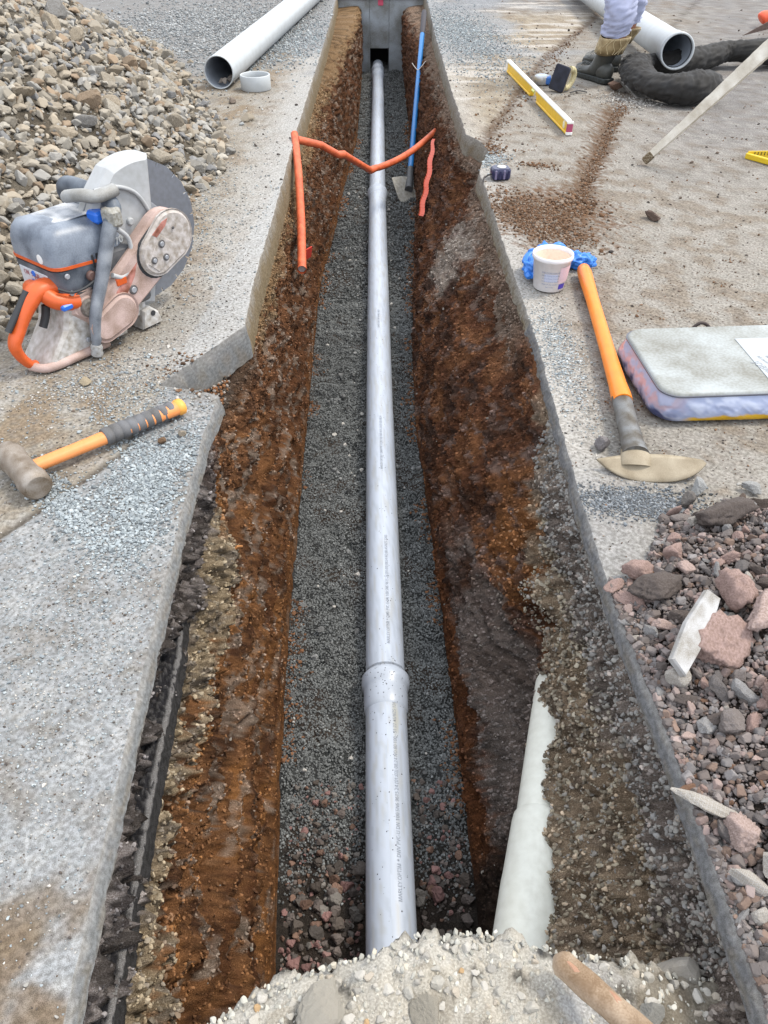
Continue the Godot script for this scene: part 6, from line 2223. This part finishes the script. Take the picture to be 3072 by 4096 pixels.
func loose_pipes() -> void:
	var pvc := mat("loose pvc", Color(0.47, 0.50, 0.52), 0.36, 0.0, "faint", 0.4)
	var bore := mat("bore pvc", Color(0.34, 0.375, 0.43), 0.5, 0.0, "faint", 0.3)
	var l := thing("loose_pipe", "large pale grey pipe lying on the left slab, open plain end towards the camera", "pipe")
	var a := Vector3(-0.835, 0.087, -4.93)
	var b := Vector3(-0.385, 0.087, -8.75)
	part("pipe_length", hollow(a, b, 0.085, 0.079, [[0.0, -0.001], [0.002, 0.0]]), pvc, l)
	var d := (b - a).normalized()
	part("bore", MB.new().tube_free([a + d * 0.012, a + d * 2.6], [0.0786, 0.0786], d, 40), bore, l)
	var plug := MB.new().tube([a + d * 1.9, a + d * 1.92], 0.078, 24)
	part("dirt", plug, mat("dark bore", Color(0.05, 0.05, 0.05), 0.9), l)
	for s in [[0.01, -0.062, 0.03, 0.035], [0.03, -0.070, 0.10, 0.05], [-0.02, -0.066, 0.06, 0.03]]:
		var st := thing("pipe_stone", "small brown stone lying in the mouth of the large left pipe", "stone", a + d * s[2] + Vector3(s[0] + 0.01, s[1] + 0.012, 0), Basis(Vector3.UP, s[0] * 40), "stones in the pipe mouth")
		var m := part("stone", rock(320, 2, 8, 0.07), mat("pipe stone", Color(0.22, 0.19, 0.165), 0.9), st)
		m.scale = Vector3.ONE * s[3]
	var ring := thing("coupling_ring", "short pale grey coupling ring standing beside the mouth of the large left pipe", "coupling", Vector3(-0.632, 0.003, -4.93))
	part("ring", MB.new().lathe([Vector2(0.077, 0.002), Vector2(0.083, 0.0), Vector2(0.085, 0.003), Vector2(0.085, 0.072), Vector2(0.083, 0.075), Vector2(0.079, 0.075), Vector2(0.077, 0.072), Vector2(0.077, 0.002)], 44), pvc, ring)
	var rp := thing("socket_pipe", "large pale grey pipe on the right slab, socket end resting on the black sock", "pipe")
	a = Vector3(1.815, 0.150, -5.11)
	b = Vector3(1.985, 0.087, -10.0)
	part("pipe_length", hollow(a, b, 0.085, 0.0865, [[0.0, 0.0095], [0.004, 0.0125], [0.035, 0.0125], [0.042, 0.008], [0.12, 0.0075], [0.15, 0.0]]), pvc, rp)
	d = (b - a).normalized()
	part("bore", MB.new().tube_free([a + d * 0.014, a + d * 0.10, a + d * 0.13, a + d * 2.4], [0.0860, 0.0860, 0.079, 0.079], d, 40), bore, rp)
	part("seal", MB.new().tube_free([a + d * 0.020, a + d * 0.026, a + d * 0.032], [0.0855, 0.0825, 0.0855], d, 40), mat("rubber seal", Color(0.025, 0.025, 0.028), 0.7), rp)
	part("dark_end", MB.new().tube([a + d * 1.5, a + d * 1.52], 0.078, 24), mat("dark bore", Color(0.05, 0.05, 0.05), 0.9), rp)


func filter_sock() -> void:
	var cloth := mat("sock cloth", Color(0.021, 0.021, 0.022), 0.85, 0.0, "mud", 0.6, 0.03)
	cloth.rim_enabled = true
	cloth.rim = 0.35
	var o := thing("filter_sock", "limp black sock of drainage fabric curled on the right slab under the pipe end", "sock")
	var pts := smoothed([Vector3(2.95, 0.075, -5.75), Vector3(2.62, 0.085, -5.48), Vector3(2.42, 0.095, -5.42), Vector3(2.24, 0.085, -5.46), Vector3(2.06, 0.068, -5.36), Vector3(1.86, 0.060, -5.28), Vector3(1.70, 0.062, -5.24), Vector3(1.615, 0.080, -5.14), Vector3(1.545, 0.088, -4.98), Vector3(1.525, 0.080, -4.78), Vector3(1.570, 0.076, -4.60), Vector3(1.68, 0.078, -4.53), Vector3(1.80, 0.085, -4.57), Vector3(1.875, 0.075, -4.68)], 20)
	var rings := []
	var n := pts.size()
	for i in n:
		var f := float(i) / (n - 1)
		var r := 0.066 + 0.022 * sin(f * 23.0) * 0.4 + 0.012 * sm(0.6, 0.8, f) + 0.012 * sm(0.35, 0.1, f)
		if f > 0.93:
			r *= sqrt(maxf(0.05, 1.0 - pow((f - 0.93) / 0.07, 2.0)))
		var d: Vector3 = (pts[mini(i + 1, n - 1)] - pts[maxi(i - 1, 0)]).normalized()
		var side := d.cross(Vector3.UP).normalized()
		var ring := []
		for k in 44:
			var a := TAU * k / 44
			var w := 0.06 * noise(332, 1.0, 3).get_noise_3d(f * 210.0, cos(a) * 1.2, sin(a) * 1.2) + 0.13 * noise(330, 3.0, 3).get_noise_3d(f * 9.0, cos(a), sin(a)) + 0.05 * noise(331, 1.0, 2).get_noise_3d(f * 90.0, cos(a) * 0.6, sin(a) * 0.6)
			var rr := r * (1.0 + w) * (1.0 + 0.06 * sin(f * 260.0 + 2.5 * sin(a) + 4.0 * noise(333, 9.0, 2).get_noise_2d(f, a)) * sm(0.45, 0.55, f) * sm(0.78, 0.68, f))
			var q: Vector3 = pts[i] + side * cos(a) * rr * 1.18 + Vector3.UP * sin(a) * rr * 0.88
			q.y = maxf(q.y, 0.004)
			ring.append(q)
		rings.append(ring)
	var b := MB.new()
	b.smooth()
	b.rings(rings)
	part("fabric", b, cloth, o)
	# drain grate between the folds
	var g := thing("drain_grate", "metal drain grate with parallel bars in the slab between the folds of the black sock", "grate", Vector3(1.73, -0.018, -4.90), Basis(Vector3.UP, -0.05))
	var iron := mat("grate iron", Color(0.36, 0.35, 0.34), 0.5, 0.4, "grime", 0.1)
	part("pit", MB.new().rbox(Vector3(0, -0.005, 0), Vector3(0.44, 0.006, 0.40), 0.001), mat("pit dark", Color(0.02, 0.02, 0.02), 0.95), g)
	for k in 11:
		part("bar", MB.new().rbox(Vector3(0, 0.008, -0.18 + k * 0.036), Vector3(0.42, 0.016, 0.013), 0.003), iron, g)
	for s in [-1.0, 1.0]:
		part("frame", MB.new().rbox(Vector3(s * 0.215, 0.009, 0), Vector3(0.02, 0.020, 0.41), 0.003), iron, g)
		part("frame", MB.new().rbox(Vector3(0, 0.0085, s * 0.208), Vector3(0.408, 0.019, 0.018), 0.003), iron, g)


func straightedge() -> void:
	var o := thing("straightedge", "long whitish timber straightedge leaning up to the right, its foot on the slab", "board")
	var a := Vector3(1.197, 0.012, -3.50)
	var b := Vector3(1.568, 0.443, -3.44)
	var x := (b - a).normalized()
	var y := (Vector3(-0.30, 0.75, 0.75) - x * x.dot(Vector3(-0.30, 0.75, 0.75))).normalized()
	var z := x.cross(y)
	var l := a.distance_to(b) * 1.5
	var m := MB.new()
	m.x = Transform3D(Basis(x, y, z), a + x * (l / 2 + 0.01))
	var n := 60
	m.smooth(false)
	var rows := []
	for i in n + 1:
		var s := lerpf(-l / 2, l / 2, i / float(n))
		var ring := []
		var half := lerpf(0.013, 0.034, i / float(n))
		for q in [[-1, -1], [1, -1], [1, 1], [-1, 1]]:
			var w := 0.0012 * noise(340, 40.0, 2).get_noise_2d(s, q[0] * 3.0 + q[1])
			var e := 1.0 if i > 0 and i < n else 0.9
			ring.append(Vector3(s, (0.010 + w) * q[1] * e, (half + w) * q[0] * e))
		rows.append(ring)
	m.rings(rows)
	part("board", m, mat("white timber", Color(0.72, 0.69, 0.62), 0.75, 0.0, "grime", 0.35), o)
	part("muddy_end", MB.new().rbox(Vector3.ZERO, Vector3(0.045, 0.024, 0.031), 0.004), mat("muddy timber", Color(0.27, 0.22, 0.15), 0.9, 0.0, "mud", 0.05, 0.3), o).transform = Transform3D(Basis(x, y, z), a + x * 0.028)


func far_right_tools() -> void:
	var ym := mat("rule yellow", Color(0.72, 0.50, 0.02), 0.45, 0.0, "faint", 0.1)
	var o := thing("folding_rule", "yellow folding rule opened in a V on the slab at the right frame edge", "ruler", Vector3(1.685, 0.003, -3.575))
	var s1 := MB.new()
	s1.x = Transform3D(Basis(Vector3.UP, -0.95), Vector3.ZERO)
	s1.rbox(Vector3(0.17, 0.012, 0), Vector3(0.36, 0.024, 0.014), 0.003)
	part("leg", s1, ym, o)
	var s2 := MB.new()
	s2.x = Transform3D(Basis(Vector3.UP, 0.02), Vector3(0, 0, -0.008))
	s2.rbox(Vector3(0.20, 0.016, 0), Vector3(0.40, 0.030, 0.004), 0.001)
	var lg := part("leg", s2, ym, o)
	for k in 24:
		part("tick", MB.new().rbox(Vector3(0.03 + k * 0.015, 0.021 if k % 5 else 0.017, -0.0045), Vector3(0.003, 0.014 if k % 5 else 0.022, 0.002), 0.0003), mat("tick black", Color(0.03, 0.03, 0.025), 0.7), lg)
	var s := thing("hand_saw", "hand saw leaning at the top right corner, dull blade below an orange handle", "saw", Vector3(2.80, 0.0, -6.30))
	var b := MB.new()
	b.x = Transform3D(Basis(Vector3(0.93, 0.30, -0.22).normalized(), Vector3(-0.2, 0.88, 0.4).normalized(), Vector3(0.3, -0.35, 0.88).normalized()).orthonormalized(), Vector3(-0.11, 0.05, 0.0))
	b.prism(PackedVector2Array([Vector2(-0.02, -0.01), Vector2(0.50, -0.10), Vector2(0.50, 0.06)]), -0.001, 0.001)
	part("blade", b, mat("dull blade", Color(0.22, 0.165, 0.15), 0.6, 0.2, "grime", 0.1), s)
	var h := thing("orange_tool", "rounded orange plastic tool end poking in at the upper right frame edge", "tool", Vector3(3.02, 0.05, -6.85))
	part("grip", bent([Vector3(0.0, 0.0, 0.0), Vector3(0.03, 0.015, 0.0), Vector3(0.12, 0.01, 0.02), Vector3(0.22, 0.0, 0.03)], [0.028, 0.042, 0.048, 0.050, 0.050, 0.050, 0.050, 0.050, 0.050, 0.048, 0.046, 0.045, 0.044, 0.042, 0.04, 0.035], 5, 12), mat("handle orange", Color(0.76, 0.11, 0.045), 0.4), h)


# ---------------------------------------------------------------- the worker at the top of the picture

func person() -> void:
	var o := thing("person", "person standing in pale blue work trousers and gumboots with folded down cuffs", "person", Vector3(1.392, 0.0, -5.085), Basis(Vector3.UP, -1.12))
	# local: toes towards -x
	var rubber := mat("gumboot", Color(0.058, 0.062, 0.060), 0.5, 0.0, "grime", 0.3)
	var sole_m := mat("gumboot sole", Color(0.03, 0.038, 0.042), 0.6, 0.0, "mud", 0.1)
	var cuff_m := mat("boot lining", Color(0.42, 0.33, 0.19), 0.6, 0.0, "grime", 0.3)
	var skin := mat("skin", Color(0.32, 0.15, 0.10), 0.6)
	var cloth := mat("pale trousers", Color(0.35, 0.38, 0.53), 0.85, 0.0, "faint", 0.3)
	for k in 2:
		var at: Vector3 = [Vector3.ZERO, Vector3(-0.24, 0, -0.26)][k]
		var lean: float = [0.06, 0.09][k]
		var boot := MB.new()
		boot.smooth()
		var rings := []
		# foot from toe to heel, then up the shaft
		var secs := [[-0.235, 0.030, 0.030, 0.028], [-0.222, 0.042, 0.045, 0.036], [-0.19, 0.050, 0.052, 0.042], [-0.14, 0.052, 0.050, 0.052], [-0.09, 0.048, 0.046, 0.066]]
		for s in secs:
			var ring := []
			for i in 20:
				var a := TAU * i / 20
				ring.append(at + Vector3(s[0], 0.026 + s[3] * (0.9 + 0.9 * sin(a)) * 0.72 - 0.012, cos(a) * s[1]))
			rings.append(ring)
		# the ankle turns upward
		for s in [[-0.055, 0.075, 0.062, 0.048, 0.55], [-0.025, 0.115, 0.062, 0.050, 1.0], [-0.010, 0.16, 0.058, 0.050, 1.35], [lean * 0.25, 0.21, 0.060, 0.054, 1.57], [lean * 0.6, 0.26, 0.064, 0.058, 1.57], [lean * 0.8, 0.29, 0.066, 0.060, 1.57]]:
			var ring := []
			for i in 20:
				var a := TAU * i / 20
				var c := Vector3(s[0], s[1], 0)
				var up := Vector3(-sin(s[4]), cos(s[4]), 0)
				ring.append(at + c + Vector3(0, 0, 1) * cos(a) * s[3] + up * sin(a) * s[2])
			rings.append(ring)
		for ring in rings:
			for i in ring.size():
				ring[i].y *= 0.76
		boot.rings(rings)
		# heel
		boot.smooth()
		boot.ball(at + Vector3(0.010, 0.056, 0), Vector3(0.060, 0.054, 0.046), 18, 12)
		var bt := part("gumboot", boot, rubber, o)
		var sole := MB.new()
		sole.x = Transform3D(Basis(Vector3(1, 0, 0), Vector3(0, 0, -1), Vector3(0, 1, 0)), at)
		sole.prism(PackedVector2Array([Vector2(-0.245, 0.0), Vector2(-0.228, 0.040), Vector2(-0.18, 0.054), Vector2(-0.11, 0.050), Vector2(-0.05, 0.040), Vector2(0.02, 0.046), Vector2(0.062, 0.036), Vector2(0.074, 0.0), Vector2(0.062, -0.036), Vector2(0.02, -0.046), Vector2(-0.05, -0.040), Vector2(-0.11, -0.050), Vector2(-0.18, -0.054), Vector2(-0.228, -0.040)]), 0.0, 0.026, 0.003)
		part("sole", sole, sole_m, bt)
		for q in 5:
			var rib := MB.new()
			var arc := []
			for i in 9:
				var a := lerpf(-1.2, 1.2, i / 8.0)
				arc.append(at + Vector3(-0.232 + q * 0.013 + 0.020 * a * a, 0.056 + q * 0.005 - 0.018 * a * a, 0.047 * a * (0.7 + q * 0.06)))
			part("toe_rib", rib.tube(arc, 0.0024, 6), mat("toe rib", Color(0.15, 0.155, 0.15), 0.6), bt)
		var cr := []
		for s in [[0.205, 0.078, lean * 0.35], [0.200, 0.082, lean * 0.35], [0.25, 0.085, lean * 0.6], [0.30, 0.088, lean * 0.85], [0.318, 0.090, lean * 0.95], [0.320, 0.086, lean * 0.95], [0.30, 0.078, lean * 0.9]]:
			var ring := []
			for i in 26:
				var a := TAU * i / 26
				var w := 1.0 + 0.035 * sin(a * 3.0 + k) + 0.02 * sin(a * 7.0)
				ring.append(at + Vector3(s[2] + cos(a) * s[1] * w, s[0] * 0.75 + 0.004 * sin(a * 2.0 + 1.0), -sin(a) * s[1] * 0.92 * w))
			cr.append(ring)
		var cf := MB.new()
		cf.smooth()
		cf.rings(cr, false, false)
		var cuff := part("cuff", cf, cuff_m, bt)
		# wavy ribs in the lining
		for q in 12:
			var a := -0.4 + q * 0.34
			var line := []
			for i in 8:
				var f := i / 7.0
				var aa := a + 0.16 * sin(f * 5.0 + q * 1.3)
				var rr := 0.0855 + 0.004 * f
				line.append(at + Vector3(lerpf(lean * 0.35, lean * 0.95, f) + cos(aa) * rr, 0.157 + 0.078 * f, sin(aa) * rr * 0.92))
			part("lining_rib", MB.new().tube(line, 0.0022, 6), mat("lining rib", Color(0.50, 0.41, 0.25), 0.6), cuff)
	# one skin for both legs and the hips, the trousers over it
	var legs := MB.new()
	for k in 2:
		var at: Vector3 = [Vector3.ZERO, Vector3(-0.24, 0, -0.26)][k]
		var hip := Vector3(-0.02, 0.93, [-0.05, -0.21][k])
		var lean: float = [0.06, 0.09][k]
		legs.tube(smoothed([at + Vector3(lean * 0.6, 0.16, 0), at + Vector3(lean, 0.30, 0), at.lerp(hip, 0.5) + Vector3(-0.02, 0.03, 0), hip], 6), [0.045, 0.048, 0.05, 0.052, 0.054, 0.055, 0.056, 0.056, 0.056, 0.057, 0.058, 0.06, 0.062, 0.064, 0.066, 0.07, 0.075, 0.08, 0.085], 16)
	legs.ball(Vector3(-0.02, 0.98, -0.13), Vector3(0.12, 0.15, 0.17))
	part("body", legs, skin, o)
	var tr := MB.new()
	for k in 2:
		var at: Vector3 = [Vector3.ZERO, Vector3(-0.24, 0, -0.26)][k]
		var hip := Vector3(-0.02, 0.95, [-0.05, -0.21][k])
		var lean: float = [0.06, 0.09][k]
		var base := at + Vector3(lean * 0.95 - 0.012, [0.245, 0.26][k], 0.004)
		var line := smoothed([base, at + Vector3(lean, 0.36, 0), at.lerp(hip, 0.55) + Vector3(-0.02, 0.03, 0), hip], 14)
		var rings := []
		for i in line.size():
			var f := float(i) / (line.size() - 1)
			var ring := []
			for q in 30:
				var a := TAU * q / 30
				var r := lerpf(0.074, 0.108, f) + 0.006 * sm(0.12, 0.0, f)
				r += 0.0085 * noise(350 + k, 2.0, 3).get_noise_3d(cos(a) * 0.7, f * 14.0 + a * 0.25, sin(a) * 0.7) * 2.0
				ring.append(line[i] + Vector3(cos(a) * r, 0.006 * sin(a * 2.0) * (1.0 - f), -sin(a) * r))
			rings.append(ring)
		tr.smooth()
		tr.rings(rings, false, true)
	tr.ball(Vector3(-0.02, 1.00, -0.13), Vector3(0.16, 0.17, 0.21))
	part("trousers", tr, cloth, o)


func wooden_handle() -> void:
	var o := thing("wooden_handle", "worn wooden tool handle with traces of orange paint lying on the near concrete", "handle")
	var a := Vector3(0.222, -0.006, -0.362)
	var b := Vector3(0.352, 0.030, -0.215)
	var d := (b - a).normalized()
	var pts := []
	var rr := []
	for k in 30:
		var f := k / 29.0
		pts.append(a + d * (0.9 * f * f * 0.6 + 0.36 * f * 0.4))
		rr.append(0.0165 * sqrt(clampf(f * 14.0, 0.04, 1.0)) + 0.0006 * sin(f * 40.0))
	part("shaft", MB.new().tube(pts, rr, 24), mat("worn wood", Color(0.42, 0.33, 0.245), 0.7, 0.0, "mud", 0.3, 0.03), o)
	var om := mat("orange flake", Color(0.46, 0.275, 0.19), 0.7, 0.0, "mud", 0.05)
	for s in [[0.035, 0.10, 0.03], [0.125, 0.0, 0.055], [0.19, 0.25, 0.04], [0.085, -0.45, 0.02]]:
		var side := d.cross(Vector3.UP).normalized()
		var up := side.cross(d)
		var n: Vector3 = up * cos(s[1]) + side * sin(s[1])
		var m := part("paint_flake", rock(360, 3, 5, 0.08), om, o)
		m.transform = Transform3D(Basis(d * s[2], n * 0.0022, d.cross(n) * 0.010), a + d * s[0] + n * 0.0156)
